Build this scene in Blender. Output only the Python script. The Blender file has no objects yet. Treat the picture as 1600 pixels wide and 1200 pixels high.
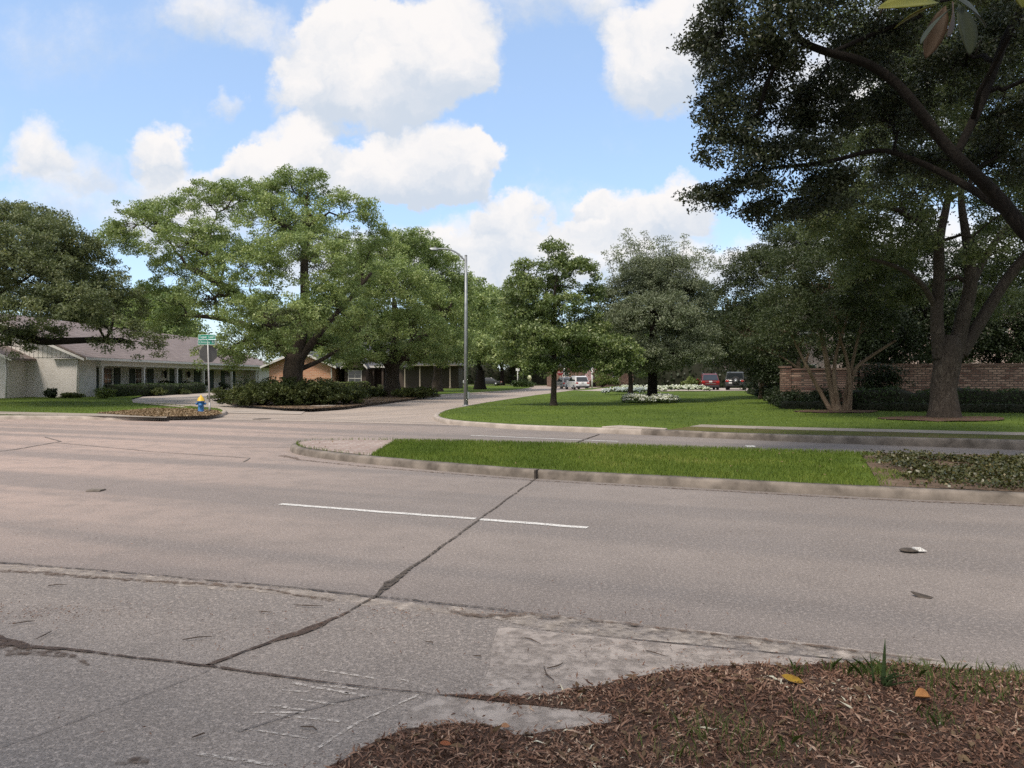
import bpy, bmesh, math, random
import numpy as np
from mathutils import Vector, Matrix, noise as mnoise
from mathutils.geometry import tessellate_polygon

# ------------------------------------------------------------------ camera, world, sun, exposure
SC = bpy.context.scene
COL = SC.collection
R = math.radians
F = 1160.0            # focal length in photo pixels (photo 1600 x 1200)
HOR = 590.0           # horizon row
H = 1.6               # eye height

cam_d = bpy.data.cameras.new('camera')
cam_d.sensor_width = 36.0
cam_d.lens = 36.0 * F / 1600.0
cam_d.shift_y = -10.0 / 1600.0
cam_d.clip_start = 0.05
cam_d.clip_end = 5000
cam = bpy.data.objects.new('camera', cam_d)
COL.objects.link(cam)
cam.location = (0, 0, H)
cam.rotation_euler = (R(90), 0, 0)
SC.camera = cam

SUN_ELEV = 57.0
SUN_AZ = 212.0        # clockwise from +Y: behind the camera, a little to its left
sun_vec = Vector((math.sin(R(SUN_AZ)) * math.cos(R(SUN_ELEV)), math.cos(R(SUN_AZ)) * math.cos(R(SUN_ELEV)), math.sin(R(SUN_ELEV))))
sun_d = bpy.data.lights.new('sun', 'SUN')
sun_d.energy = 2.1
sun_d.angle = R(14)
sun_d.color = (1.0, 0.90, 0.78)
sun = bpy.data.objects.new('sun', sun_d)
COL.objects.link(sun)
sun.rotation_euler = sun_vec.to_track_quat('Z', 'Y').to_euler()
sun.location = (0, 0, 60)

SC.view_settings.view_transform = 'Standard'
SC.view_settings.look = 'None'
SC.view_settings.exposure = 0.80
SC.view_settings.gamma = 1.0
SC.cycles.use_denoising = False
SC.cycles.max_bounces = 7
SC.cycles.diffuse_bounces = 4
SC.cycles.glossy_bounces = 2
SC.cycles.transmission_bounces = 4
SC.cycles.transparent_max_bounces = 6
SC.cycles.sample_clamp_indirect = 6.0

SKY_STRENGTH = 0.15
CLOUD_GAIN = 0.625 / SKY_STRENGTH


def make_world():
    w = bpy.data.worlds.new('World')
    SC.world = w
    w.use_nodes = True
    nt = w.node_tree
    N, L = nt.nodes, nt.links
    bg = N['Background']
    bg.inputs['Strength'].default_value = SKY_STRENGTH
    sky = N.new('ShaderNodeTexSky')
    sky.sky_type = 'NISHITA'
    sky.sun_disc = False
    sky.sun_elevation = R(SUN_ELEV)
    sky.sun_rotation = R(SUN_AZ)
    sky.altitude = 10
    sky.air_density = 1.0
    sky.dust_density = 0.9
    sky.ozone_density = 1.6
    tc = N.new('ShaderNodeTexCoord')

    def math_n(op, a, b=None, c=None, clamp=False):
        n = N.new('ShaderNodeMath')
        n.operation = op
        n.use_clamp = clamp
        for i, v in enumerate((a, b, c)):
            if v is None:
                continue
            if isinstance(v, (int, float)):
                n.inputs[i].default_value = v
            else:
                L.new(v, n.inputs[i])
        return n.outputs[0]

    def vec_n(op, a, b=None):
        n = N.new('ShaderNodeVectorMath')
        n.operation = op
        for i, v in enumerate((a, b)):
            if v is None:
                continue
            if isinstance(v, (tuple, list)):
                n.inputs[i].default_value = v
            else:
                L.new(v, n.inputs[i])
        return n.outputs['Value'] if op in ('DOT_PRODUCT', 'LENGTH') else n.outputs['Vector']

    def noise_n(vec, scale, detail, rough=0.55):
        n = N.new('ShaderNodeTexNoise')
        n.inputs['Scale'].default_value = scale
        n.inputs['Detail'].default_value = detail
        n.inputs['Roughness'].default_value = rough
        L.new(vec, n.inputs['Vector'])
        return n

    sep = N.new('ShaderNodeSeparateXYZ')
    L.new(tc.outputs['Generated'], sep.inputs[0])
    yy = math_n('MAXIMUM', sep.outputs[1], 0.08)
    comb = N.new('ShaderNodeCombineXYZ')      # gnomonic sky coordinates about due +Y
    L.new(math_n('DIVIDE', sep.outputs[0], yy), comb.inputs[0])
    L.new(math_n('DIVIDE', sep.outputs[2], yy), comb.inputs[1])
    p = comb.outputs[0]
    n1 = noise_n(p, 7.0, 6.0, 0.6)
    n2 = noise_n(p, 26.0, 5.0, 0.6)
    off1 = vec_n('MULTIPLY', vec_n('SUBTRACT', n1.outputs['Color'], (0.5, 0.5, 0.5)), (0.16, 0.12, 0))
    off2 = vec_n('MULTIPLY', vec_n('SUBTRACT', n2.outputs['Color'], (0.5, 0.5, 0.5)), (0.045, 0.045, 0))
    q = vec_n('ADD', vec_n('ADD', p, off1), off2)
    # azimuth / height of each cloud lobe, its half sizes and how dense it is
    lobes = [(590, 105, 165, 105, 1.0), (690, 60, 95, 95, 1.0), (500, 130, 90, 80, .7), (560, 30, 80, 60, .8), (640, 130, 120, 60, .8),
             (650, 262, 115, 66, 1.15), (735, 262, 50, 40, 1.0), (570, 270, 80, 55, 1.0), (640, 290, 150, 40, .9),
             (455, 245, 75, 66, 1.0), (415, 265, 70, 50, 1.0), (245, 232, 58, 52, 1.0), (330, 285, 140, 36, .6),
             (60, 228, 66, 52, .75), (110, 265, 90, 44, .45), (850, 5, 120, 50, .42), (330, 15, 85, 64, .5), (430, 50, 70, 50, .4), (130, 60, 220, 90, .2), (880, 330, 90, 60, .3),
             (1010, 95, 80, 85, .95), (960, 25, 70, 50, .4), (1065, 60, 70, 110, .9), (795, 340, 62, 44, 1.0), (760, 385, 120, 56, .8),
             (1010, 345, 120, 46, .95), (1075, 310, 75, 46, 1.0), (915, 312, 24, 22, .7), (352, 152, 26, 28, .42), (950, 365, 90, 34, .8),
             (620, 420, 280, 56, .62), (900, 420, 300, 56, .7), (1180, 410, 120, 50, .6), (150, 330, 260, 60, .4), (330, 350, 160, 60, .5),
             (1350, 150, 200, 160, .7), (1500, 420, 260, 110, .7), (-150, 180, 140, 100, .6), (1700, 60, 200, 120, .6)]
    acc, hacc = None, None
    for (cx, cy, rx, ry, wt) in lobes:
        d = vec_n('MULTIPLY', vec_n('SUBTRACT', q, ((cx - 800) / F, (HOR - cy) / F, 0)), (F / rx / 1.12, F / ry / 1.12, 0))
        wv = math_n('MULTIPLY', math_n('SUBTRACT', 1.0, vec_n('DOT_PRODUCT', d, d), clamp=True), wt)
        hv = math_n('MULTIPLY', vec_n('DOT_PRODUCT', d, (-0.15, 1, 0)), wv)
        acc = wv if acc is None else math_n('ADD', acc, wv)
        hacc = hv if hacc is None else math_n('ADD', hacc, hv)
    havg = math_n('DIVIDE', hacc, math_n('ADD', acc, 0.02))
    n3 = noise_n(p, 10.0, 11.0, 0.66)
    fb = math_n('SUBTRACT', n3.outputs[0], 0.5)
    dens = math_n('ADD', acc, math_n('MULTIPLY', fb, 0.80))
    mr = N.new('ShaderNodeMapRange')
    mr.interpolation_type = 'SMOOTHSTEP'
    L.new(dens, mr.inputs[0])
    mr.inputs[1].default_value = 0.03
    mr.inputs[2].default_value = 0.70
    # the rest of the sky, over and behind the viewer, is mostly bright broken cloud
    nb = noise_n(tc.outputs['Generated'], 2.6, 5.0, 0.6)
    mb_ = N.new('ShaderNodeMapRange')
    mb_.interpolation_type = 'SMOOTHSTEP'
    L.new(nb.outputs[0], mb_.inputs[0])
    mb_.inputs[1].default_value = 0.36
    mb_.inputs[2].default_value = 0.54
    up = N.new('ShaderNodeMapRange')
    up.interpolation_type = 'SMOOTHSTEP'
    L.new(math_n('SUBTRACT', math_n('MULTIPLY', sep.outputs[1], 0.72), sep.outputs[2]), up.inputs[0])
    up.inputs[1].default_value = 0.0
    up.inputs[2].default_value = -0.22
    sd = N.new('ShaderNodeMapRange')
    sd.interpolation_type = 'SMOOTHSTEP'
    L.new(sep.outputs[1], sd.inputs[0])
    sd.inputs[1].default_value = 0.62
    sd.inputs[2].default_value = 0.35
    rest = math_n('MULTIPLY', math_n('MAXIMUM', up.outputs[0], sd.outputs[0]), mb_.outputs[0])
    alpha = math_n('MULTIPLY', math_n('MAXIMUM', mr.outputs[0], rest), 0.96)
    n4 = noise_n(vec_n('ADD', q, (0.0, 0.012, 0.3)), 14.0, 6.0, 0.6)
    lit = math_n('ADD', havg, math_n('MULTIPLY', math_n('SUBTRACT', n4.outputs[0], 0.5), 2.0))
    ml = N.new('ShaderNodeMapRange')
    ml.interpolation_type = 'SMOOTHSTEP'
    L.new(lit, ml.inputs[0])
    ml.inputs[1].default_value = -0.70
    ml.inputs[2].default_value = 0.60
    cr = N.new('ShaderNodeMix')
    cr.data_type = 'RGBA'
    L.new(ml.outputs[0], cr.inputs['Factor'])
    cr.inputs['A'].default_value = (0.60 * CLOUD_GAIN, 0.66 * CLOUD_GAIN, 0.745 * CLOUD_GAIN, 1)
    cr.inputs['B'].default_value = (0.92 * CLOUD_GAIN, 0.885 * CLOUD_GAIN, 0.86 * CLOUD_GAIN, 1)
    mx = N.new('ShaderNodeMix')
    mx.data_type = 'RGBA'
    L.new(alpha, mx.inputs['Factor'])
    hs = N.new('ShaderNodeMix')                # thin haze veil: the humid sky is paler than clear air
    hs.data_type = 'RGBA'
    hs.inputs['Factor'].default_value = 0.46
    L.new(sky.outputs[0], hs.inputs['A'])
    hs.inputs['B'].default_value = (0.44 * CLOUD_GAIN, 0.61 * CLOUD_GAIN, 0.88 * CLOUD_GAIN, 1)
    L.new(hs.outputs['Result'], mx.inputs['A'])
    L.new(cr.outputs['Result'], mx.inputs['B'])
    L.new(mx.outputs['Result'], bg.inputs['Color'])
    w.cycles.sampling_method = 'MANUAL'
    w.cycles.sample_map_resolution = 512


make_world()


# ------------------------------------------------------------------ helpers
def P(px, py, z=0.0):
    """photo pixel -> world point on the level z"""
    y = (H - z) * F / (py - HOR)
    return Vector(((px - 800) / F * y, y, z))


def W(px, py, y):
    """photo pixel -> world point at distance y"""
    return Vector(((px - 800) / F * y, y, H + (HOR - py) / F * y))


def tag(o, label=None, cat=None, group=None, kind=None):
    if label:
        o['label'] = label
    if cat:
        o['category'] = cat
    if group:
        o['group'] = group
    if kind:
        o['kind'] = kind
    return o


def empty(name, loc, label, cat, group=None, rz=0.0):
    o = bpy.data.objects.new(name, None)
    o.empty_display_size = 0.3
    COL.objects.link(o)
    o.location = loc
    o.rotation_euler = (0, 0, rz)
    return tag(o, label, cat, group)


class MB:
    """collects shapes into one mesh"""

    def __init__(self):
        self.v, self.f, self.smooth = [], [], []

    def add(self, vs, fs, smooth=False):
        k = len(self.v)
        self.v.extend([tuple(x) for x in vs])
        self.f.extend([tuple(i + k for i in f) for f in fs])
        self.smooth.extend([smooth] * len(fs))

    def box(self, x0, x1, y0, y1, z0, z1, m=None):
        vs = [Vector(p) for p in ((x0, y0, z0), (x1, y0, z0), (x1, y1, z0), (x0, y1, z0), (x0, y0, z1), (x1, y0, z1), (x1, y1, z1), (x0, y1, z1))]
        if m is not None:
            vs = [m @ p for p in vs]
        self.add(vs, [(0, 3, 2, 1), (4, 5, 6, 7), (0, 1, 5, 4), (1, 2, 6, 5), (2, 3, 7, 6), (3, 0, 4, 7)])

    def prism(self, poly, axis, a, b):
        """poly in the two other axes (cyclic order), extruded along axis from a to b"""
        n = len(poly)

        def pt(u, v, w):
            return {'x': (w, u, v), 'y': (u, w, v), 'z': (u, v, w)}[axis]
        vs = [pt(u, v, a) for u, v in poly] + [pt(u, v, b) for u, v in poly]
        fs = [tuple(range(n)), tuple(range(2 * n - 1, n - 1, -1))]
        fs += [(i, i + n, (i + 1) % n + n, (i + 1) % n) for i in range(n)]
        self.add(vs, fs)

    def tube(self, pts, rad, sides=8, cap=True):
        pts = [Vector(p) for p in pts]
        n = len(pts)
        if not hasattr(rad, '__len__'):
            rad = [rad] * n
        vs, fs = [], []
        t0 = (pts[1] - pts[0]).normalized()
        u = t0.orthogonal().normalized()
        for i, p in enumerate(pts):
            t = (pts[min(i + 1, n - 1)] - pts[max(i - 1, 0)])
            t = t.normalized() if t.length > 1e-9 else t0
            u = (u - t * u.dot(t))
            u = u.normalized() if u.length > 1e-6 else t.orthogonal().normalized()
            w = t.cross(u)
            for k in range(sides):
                a = 2 * math.pi * k / sides
                vs.append(p + (u * math.cos(a) + w * math.sin(a)) * rad[i])
        for i in range(n - 1):
            for k in range(sides):
                k2 = (k + 1) % sides
                fs.append((i * sides + k, i * sides + k2, (i + 1) * sides + k2, (i + 1) * sides + k))
        if cap:
            fs.append(tuple(range(sides - 1, -1, -1)))
            fs.append(tuple(range((n - 1) * sides, n * sides)))
        self.add(vs, fs, True)

    def lathe(self, prof, sides=20, m=None):
        vs, fs = [], []
        n = len(prof)
        for (r, z) in prof:
            for k in range(sides):
                a = 2 * math.pi * k / sides
                p = Vector((r * math.cos(a), r * math.sin(a), z))
                vs.append(m @ p if m is not None else p)
        for i in range(n - 1):
            for k in range(sides):
                k2 = (k + 1) % sides
                fs.append((i * sides + k, i * sides + k2, (i + 1) * sides + k2, (i + 1) * sides + k))
        fs.append(tuple(range(sides - 1, -1, -1)))
        fs.append(tuple(range((n - 1) * sides, n * sides)))
        self.add(vs, fs, True)

    def poly(self, pts3):
        tris = tessellate_polygon([[Vector(p) for p in pts3]])
        vs = [Vector(p) for p in pts3]
        fs = []
        for t in tris:
            a, b, c = (vs[i] for i in t)
            fs.append(tuple(t) if (b - a).cross(c - a).z >= 0 else tuple(reversed(t)))
        self.add(vs, fs)

    def build(self, name, mat, parent=None, bevel=0.0, kind=None, loc=None, autosmooth=False):
        me = bpy.data.meshes.new(name)
        me.from_pydata(self.v, [], self.f)
        me.validate()
        if len(me.polygons) == len(self.smooth):
            me.polygons.foreach_set('use_smooth', self.smooth)
        me.materials.append(mat)
        o = bpy.data.objects.new(name, me)
        COL.objects.link(o)
        if parent is not None:
            o.parent = parent
        if loc is not None:
            o.location = loc
        if bevel > 0:
            b = o.modifiers.new('bevel', 'BEVEL')
            b.width = bevel
            b.segments = 2
            b.limit_method = 'ANGLE'
        if kind:
            o['kind'] = kind
        return o


def np_mesh(name, verts, faces_n, mat, parent=None, attrs=None):
    """verts (N,3) laid out in consecutive runs of faces_n vertices, one face per run"""
    verts = np.ascontiguousarray(verts, dtype=np.float32)
    nf = len(verts) // faces_n
    me = bpy.data.meshes.new(name)
    me.vertices.add(len(verts))
    me.vertices.foreach_set('co', verts.ravel())
    me.loops.add(len(verts))
    me.loops.foreach_set('vertex_index', np.arange(len(verts), dtype=np.int32))
    me.polygons.add(nf)
    me.polygons.foreach_set('loop_start', np.arange(nf, dtype=np.int32) * faces_n)
    if attrs:
        for k, a in attrs.items():
            at = me.attributes.new(k, 'FLOAT', 'FACE')
            at.data.foreach_set('value', np.ascontiguousarray(a, dtype=np.float32))
    me.update(calc_edges=True)
    me.materials.append(mat)
    o = bpy.data.objects.new(name, me)
    COL.objects.link(o)
    if parent is not None:
        o.parent = parent
    return o


def copy_tree(o, parent=None):
    c = o.copy()
    COL.objects.link(c)
    if parent is not None:
        c.parent = parent
    for ch in list(o.children):
        copy_tree(ch, c)
    return c


# ------------------------------------------------------------------ materials
def nodes_of(name):
    m = bpy.data.materials.new(name)
    m.use_nodes = True
    nt = m.node_tree
    return m, nt.nodes, nt.links, nt.nodes['Principled BSDF']


def add_noise(N, L, vec, scale, detail=4, rough=0.55, dist=0.0):
    n = N.new('ShaderNodeTexNoise')
    n.inputs['Scale'].default_value = scale
    n.inputs['Detail'].default_value = detail
    n.inputs['Roughness'].default_value = rough
    n.inputs['Distortion'].default_value = dist
    L.new(vec, n.inputs['Vector'])
    return n.outputs[0]


def ramp(N, L, fac, stops, interp='LINEAR'):
    r = N.new('ShaderNodeValToRGB')
    r.color_ramp.interpolation = interp
    e = r.color_ramp.elements
    while len(e) < len(stops):
        e.new(0.5)
    for i, (pos, c) in enumerate(stops):
        e[i].position = pos
        e[i].color = (c[0], c[1], c[2], 1) if hasattr(c, '__len__') else (c, c, c, 1)
    L.new(fac, r.inputs[0])
    return r.outputs[0]


def mixc(N, L, fac, a, b, mode='MIX'):
    n = N.new('ShaderNodeMix')
    n.data_type = 'RGBA'
    n.blend_type = mode
    for k, v in (('Factor', fac), ('A', a), ('B', b)):
        if isinstance(v, (int, float)):
            n.inputs[k].default_value = v
        elif isinstance(v, (tuple, list)):
            n.inputs[k].default_value = (v[0], v[1], v[2], 1)
        else:
            L.new(v, n.inputs[k])
    return n.outputs['Result']


def bump(N, L, bsdf, height, strength, dist=0.02):
    b = N.new('ShaderNodeBump')
    b.inputs['Strength'].default_value = strength
    b.inputs['Distance'].default_value = dist
    L.new(height, b.inputs['Height'])
    L.new(b.outputs[0], bsdf.inputs['Normal'])


def simple(name, c1, c2=None, scale=4.0, rough=0.7, bmp=0.0, metal=0.0, spec=0.4, coat=0.0, detail=4):
    m, N, L, B = nodes_of(name)
    tc = N.new('ShaderNodeTexCoord')
    c2 = c2 or tuple(x * 0.8 for x in c1)
    f = add_noise(N, L, tc.outputs['Object'], scale, detail)
    L.new(ramp(N, L, f, [(0.32, c1), (0.68, c2)]), B.inputs['Base Color'])
    B.inputs['Roughness'].default_value = rough
    B.inputs['Metallic'].default_value = metal
    B.inputs['Specular IOR Level'].default_value = spec
    B.inputs['Coat Weight'].default_value = coat
    if bmp:
        bump(N, L, B, f, bmp)
    return m


def leaf_mat(name, stops, trans=0.28, rough=0.5, spec=0.35):
    m, N, L, B = nodes_of(name)
    at = N.new('ShaderNodeAttribute')
    at.attribute_name = 'rnd'
    c = ramp(N, L, at.outputs['Fac'], stops)
    L.new(c, B.inputs['Base Color'])
    B.inputs['Roughness'].default_value = rough
    B.inputs['Specular IOR Level'].default_value = spec
    t = N.new('ShaderNodeBsdfTranslucent')
    L.new(mixc(N, L, 1.0, c, (1.25, 1.3, 0.7), 'MULTIPLY'), t.inputs['Color'])
    mx = N.new('ShaderNodeMixShader')
    mx.inputs[0].default_value = trans
    out = N['Material Output']
    L.new(B.outputs[0], mx.inputs[1])
    L.new(t.outputs[0], mx.inputs[2])
    L.new(mx.outputs[0], out.inputs[0])
    return m


def bark_mat(name, c1, c2, c3, sx=9.0):
    m, N, L, B = nodes_of(name)
    tc = N.new('ShaderNodeTexCoord')
    mp = N.new('ShaderNodeMapping')
    mp.inputs['Scale'].default_value = (1, 1, 0.42)
    L.new(tc.outputs['Object'], mp.inputs[0])
    f = add_noise(N, L, mp.outputs[0], sx, 9, 0.72, 1.2)
    g = add_noise(N, L, tc.outputs['Object'], 0.9, 4)
    c = ramp(N, L, f, [(0.3, c1), (0.55, c2), (0.75, c3)])
    c = mixc(N, L, ramp(N, L, g, [(0.42, 0.0), (0.62, 0.55)]), c, tuple(x * 0.62 for x in c2))
    L.new(c, B.inputs['Base Color'])
    B.inputs['Roughness'].default_value = 0.9
    B.inputs['Specular IOR Level'].default_value = 0.2
    bump(N, L, B, f, 1.0, 0.11)
    return m


def brick_mat(name, c1, c2, mortar, bw=0.21, bh=0.075, bmp=0.5, msize=0.011, rough=0.85, stain=None, flat=False):
    m, N, L, B = nodes_of(name)
    tc = N.new('ShaderNodeTexCoord')
    sp = N.new('ShaderNodeSeparateXYZ')
    L.new(tc.outputs['Object'], sp.inputs[0])
    ad = N.new('ShaderNodeMath')
    L.new(sp.outputs[0], ad.inputs[0])
    L.new(sp.outputs[1], ad.inputs[1])
    cb = N.new('ShaderNodeCombineXYZ')
    L.new(ad.outputs[0], cb.inputs[0])
    L.new(sp.outputs[2], cb.inputs[1])
    b = N.new('ShaderNodeTexBrick')
    b.inputs['Scale'].default_value = 1.0
    b.inputs['Brick Width'].default_value = bw
    b.inputs['Row Height'].default_value = bh
    b.inputs['Mortar Size'].default_value = msize
    b.inputs['Mortar Smooth'].default_value = 0.25
    b.inputs['Bias'].default_value = -0.05
    b.inputs['Color1'].default_value = (*c1, 1)
    b.inputs['Color2'].default_value = (*c2, 1)
    b.inputs['Mortar'].default_value = (*mortar, 1)
    L.new(tc.outputs['Object'] if flat else cb.outputs[0], b.inputs['Vector'])
    f = add_noise(N, L, tc.outputs['Object'], 1.3, 6)
    c = mixc(N, L, ramp(N, L, f, [(0.35, 0.0), (0.7, 0.45)]), b.outputs['Color'], stain or tuple(x * 0.6 for x in c1))
    L.new(c, B.inputs['Base Color'])
    B.inputs['Roughness'].default_value = rough
    B.inputs['Specular IOR Level'].default_value = 0.25
    inv = N.new('ShaderNodeMath')
    inv.operation = 'SUBTRACT'
    inv.inputs[0].default_value = 1.0
    L.new(b.outputs['Fac'], inv.inputs[1])
    bump(N, L, B, inv.outputs[0], bmp, 0.01)
    return m


def concrete_road(name, base, lane_dir=-21.0, pink=True):
    m, N, L, B = nodes_of(name)
    g = N.new('ShaderNodeNewGeometry')
    pos = g.outputs['Position']
    mp = N.new('ShaderNodeMapping')
    mp.vector_type = 'TEXTURE'
    mp.inputs['Rotation'].default_value = (0, 0, R(lane_dir))
    L.new(pos, mp.inputs[0])
    st = N.new('ShaderNodeMapping')
    st.inputs['Scale'].default_value = (0.05, 0.85, 1)
    L.new(mp.outputs[0], st.inputs[0])
    streak = add_noise(N, L, st.outputs[0], 1.0, 3, 0.5)
    big = add_noise(N, L, pos, 0.35, 5, 0.6)
    med = add_noise(N, L, pos, 2.4, 5, 0.65)
    fine = add_noise(N, L, pos, 34.0, 4, 0.75)
    grit = add_noise(N, L, pos, 95.0, 3, 0.75)
    warm_lit = tuple(b * k for b, k in zip(base, (1.60, 1.38, 1.28)))
    dark = tuple(b * 0.80 for b in base)
    c = mixc(N, L, ramp(N, L, big, [(0.38, 0.0), (0.62, 1.0)]), base, dark)
    if pink:  # pinker old concrete to the left, also brightened to imitate stronger light there
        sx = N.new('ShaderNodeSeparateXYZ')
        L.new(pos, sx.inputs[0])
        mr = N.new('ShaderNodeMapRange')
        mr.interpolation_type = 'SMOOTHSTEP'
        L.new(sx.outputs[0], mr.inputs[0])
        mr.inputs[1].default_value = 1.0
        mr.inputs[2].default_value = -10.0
        c = mixc(N, L, mr.outputs[0], c, mixc(N, L, big, warm_lit, tuple(w * 1.12 for w in warm_lit)))
    c = mixc(N, L, ramp(N, L, streak, [(0.42, 0.0), (0.58, 0.60)]), c, tuple(b * k for b, k in zip(base, (0.60, 0.63, 0.67))))
    c = mixc(N, L, ramp(N, L, med, [(0.46, 0.0), (0.64, 0.40)]), c, tuple(b * 0.66 for b in base))
    c = mixc(N, L, ramp(N, L, fine, [(0.50, 0.0), (0.62, 0.50)]), c, tuple(min(1, b * 1.75) for b in base))
    c = mixc(N, L, ramp(N, L, grit, [(0.38, 0.85), (0.52, 0.0)]), c, tuple(b * 0.36 for b in base))
    L.new(c, B.inputs['Base Color'])
    B.inputs['Roughness'].default_value = 0.82
    B.inputs['Specular IOR Level'].default_value = 0.3
    vo = N.new('ShaderNodeTexVoronoi')
    vo.inputs['Scale'].default_value = 30.0
    L.new(pos, vo.inputs['Vector'])
    spk = ramp(N, L, vo.outputs['Distance'], [(0.10, 0.6), (0.24, 0.0)])
    c2 = mixc(N, L, mixc(N, L, med, spk, (0, 0, 0)), c, tuple(min(1, b * 1.9) for b in base))
    L.new(c2, B.inputs['Base Color'])
    bump(N, L, B, fine, 0.5, 0.01)
    return m


def ground_mat(name, cols, scales=(0.5, 6.0, 40.0), rough=0.95, bmp=0.5, bdist=0.04):
    """three scales of natural mottling between three colours"""
    m, N, L, B = nodes_of(name)
    g = N.new('ShaderNodeNewGeometry')
    pos = g.outputs['Position']
    a = add_noise(N, L, pos, scales[0], 4)
    b = add_noise(N, L, pos, scales[1], 5, 0.65)
    c_ = add_noise(N, L, pos, scales[2], 3, 0.7)
    c = mixc(N, L, ramp(N, L, a, [(0.36, 0.0), (0.64, 1.0)]), cols[0], cols[1])
    c = mixc(N, L, ramp(N, L, b, [(0.45, 0.0), (0.7, 0.6)]), c, cols[2])
    c = mixc(N, L, ramp(N, L, c_, [(0.35, 0.35), (0.55, 0.0)]), c, tuple(x * 0.5 for x in cols[0]))
    L.new(c, B.inputs['Base Color'])
    B.inputs['Roughness'].default_value = rough
    B.inputs['Specular IOR Level'].default_value = 0.15
    bump(N, L, B, c_, bmp, bdist)
    return m




def worn(name, c1, c2, scale, ascale, thr):
    """a thin worn coat: patches of it are gone, the surface below shows"""
    m, N, L, B = nodes_of(name)
    g = N.new('ShaderNodeNewGeometry')
    f = add_noise(N, L, g.outputs['Position'], scale, 8, 0.65)
    L.new(ramp(N, L, f, [(0.36, c1), (0.62, c2)]), B.inputs['Base Color'])
    a = add_noise(N, L, g.outputs['Position'], ascale, 6, 0.7)
    L.new(ramp(N, L, a, [(thr[0], 0.0), (thr[1], 1.0)]), B.inputs['Alpha'])
    B.inputs['Roughness'].default_value = 0.85
    B.inputs['Specular IOR Level'].default_value = 0.3
    return m


M = {}
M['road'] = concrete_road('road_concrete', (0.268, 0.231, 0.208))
M['side_street'] = concrete_road('side_street_concrete', (0.43, 0.355, 0.30), 60.0, False)
M['drive'] = simple('driveway_concrete', (0.42, 0.36, 0.31), (0.33, 0.28, 0.24), 1.4, 0.85, 0.1)
M['curb'] = simple('curb_concrete', (0.44, 0.38, 0.33), (0.26, 0.22, 0.185), 2.2, 0.88, 0.35, detail=8)
M['curb_dirty'] = simple('weathered_curb_concrete', (0.25, 0.212, 0.178), (0.085, 0.071, 0.058), 3.2, 0.9, 0.5, detail=10)
M['apron'] = worn('apron_concrete', (0.46, 0.395, 0.345), (0.36, 0.305, 0.265), 5.0, 9.0, (0.30, 0.56))
M['apron_pale'] = worn('pale_gutter_concrete', (0.58, 0.50, 0.43), (0.40, 0.34, 0.285), 9.0, 7.0, (0.40, 0.70))
M['joint'] = simple('joint_filler', (0.045, 0.038, 0.033), (0.10, 0.08, 0.065), 14.0, 0.95, 0.4)
M['dirt_joint'] = simple('dirt_in_joint', (0.14, 0.095, 0.07), (0.06, 0.042, 0.033), 22.0, 0.95, 0.6)
M['hairline'] = simple('hairline_crack', (0.16, 0.135, 0.12), (0.22, 0.19, 0.17), 9.0, 0.95)
M['paint'] = worn('road_paint', (0.72, 0.71, 0.68), (0.56, 0.54, 0.51), 18.0, 60.0, (0.36, 0.50))
M['faint_paint'] = worn('faint_spray_paint', (0.70, 0.62, 0.54), (0.52, 0.455, 0.40), 30.0, 38.0, (0.42, 0.56))
M['crack'] = worn('crack_filler', (0.050, 0.042, 0.036), (0.11, 0.088, 0.07), 18.0, 24.0, (0.40, 0.48))
M['crack_dirt'] = worn('dirt_filled_crack', (0.155, 0.105, 0.078), (0.06, 0.042, 0.033), 24.0, 24.0, (0.36, 0.46))
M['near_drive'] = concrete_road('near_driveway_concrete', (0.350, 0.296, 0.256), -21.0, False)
M['dirt_stain'] = worn('dirt_stain', (0.20, 0.145, 0.11), (0.10, 0.07, 0.052), 20.0, 16.0, (0.42, 0.60))
M['lawn'] = ground_mat('lawn_soil', ((0.075, 0.115, 0.018), (0.115, 0.165, 0.024), (0.055, 0.085, 0.014)), (0.25, 1.6, 24.0), bmp=0.9)
M['dry_lawn'] = ground_mat('worn_lawn', ((0.10, 0.105, 0.03), (0.14, 0.115, 0.05), (0.07, 0.085, 0.022)), (0.6, 2.0, 24.0), bmp=0.8)
M['far_ground'] = ground_mat('far_ground', ((0.075, 0.11, 0.022), (0.11, 0.15, 0.03), (0.09, 0.085, 0.03)), (0.06, 0.5, 6.0))
M['dirt'] = ground_mat('bare_dirt', ((0.15, 0.105, 0.075), (0.10, 0.07, 0.05), (0.22, 0.17, 0.125)), (0.8, 5.0, 45.0))
M['mulch'] = ground_mat('mulch_bed', ((0.15, 0.09, 0.065), (0.105, 0.064, 0.047), (0.23, 0.155, 0.115)), (1.5, 12.0, 70.0), bmp=1.0)
M['sidewalk'] = simple('sidewalk_concrete', (0.33, 0.285, 0.24), (0.24, 0.205, 0.165), 1.2, 0.88, 0.1)
M['paver'] = brick_mat('brick_pavers', (0.30, 0.215, 0.185), (0.36, 0.285, 0.25), (0.40, 0.35, 0.31), 0.42, 0.19, flat=True, msize=.03)

# ------------------------------------------------------------------ ground, roads, kerbs
from mathutils.geometry import delaunay_2d_cdt


def sm(t):
    t = max(0.0, min(1.0, t))
    return t * t * (3 - 2 * t)


def z_left(x, y):
    return 0.13 + 0.20 * sm((-x - 16) / 11) * sm((y - 31) / 18) + 0.02 * mnoise.noise(Vector((x * 0.2, y * 0.2, 3)))


def z_right(x, y):
    return 0.135 + 0.14 * sm((x - 2) / 18) + 0.02 * mnoise.noise(Vector((x * 0.2, y * 0.2, 7)))


def xy(p):
    return Vector((p[0], p[1]))


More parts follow.
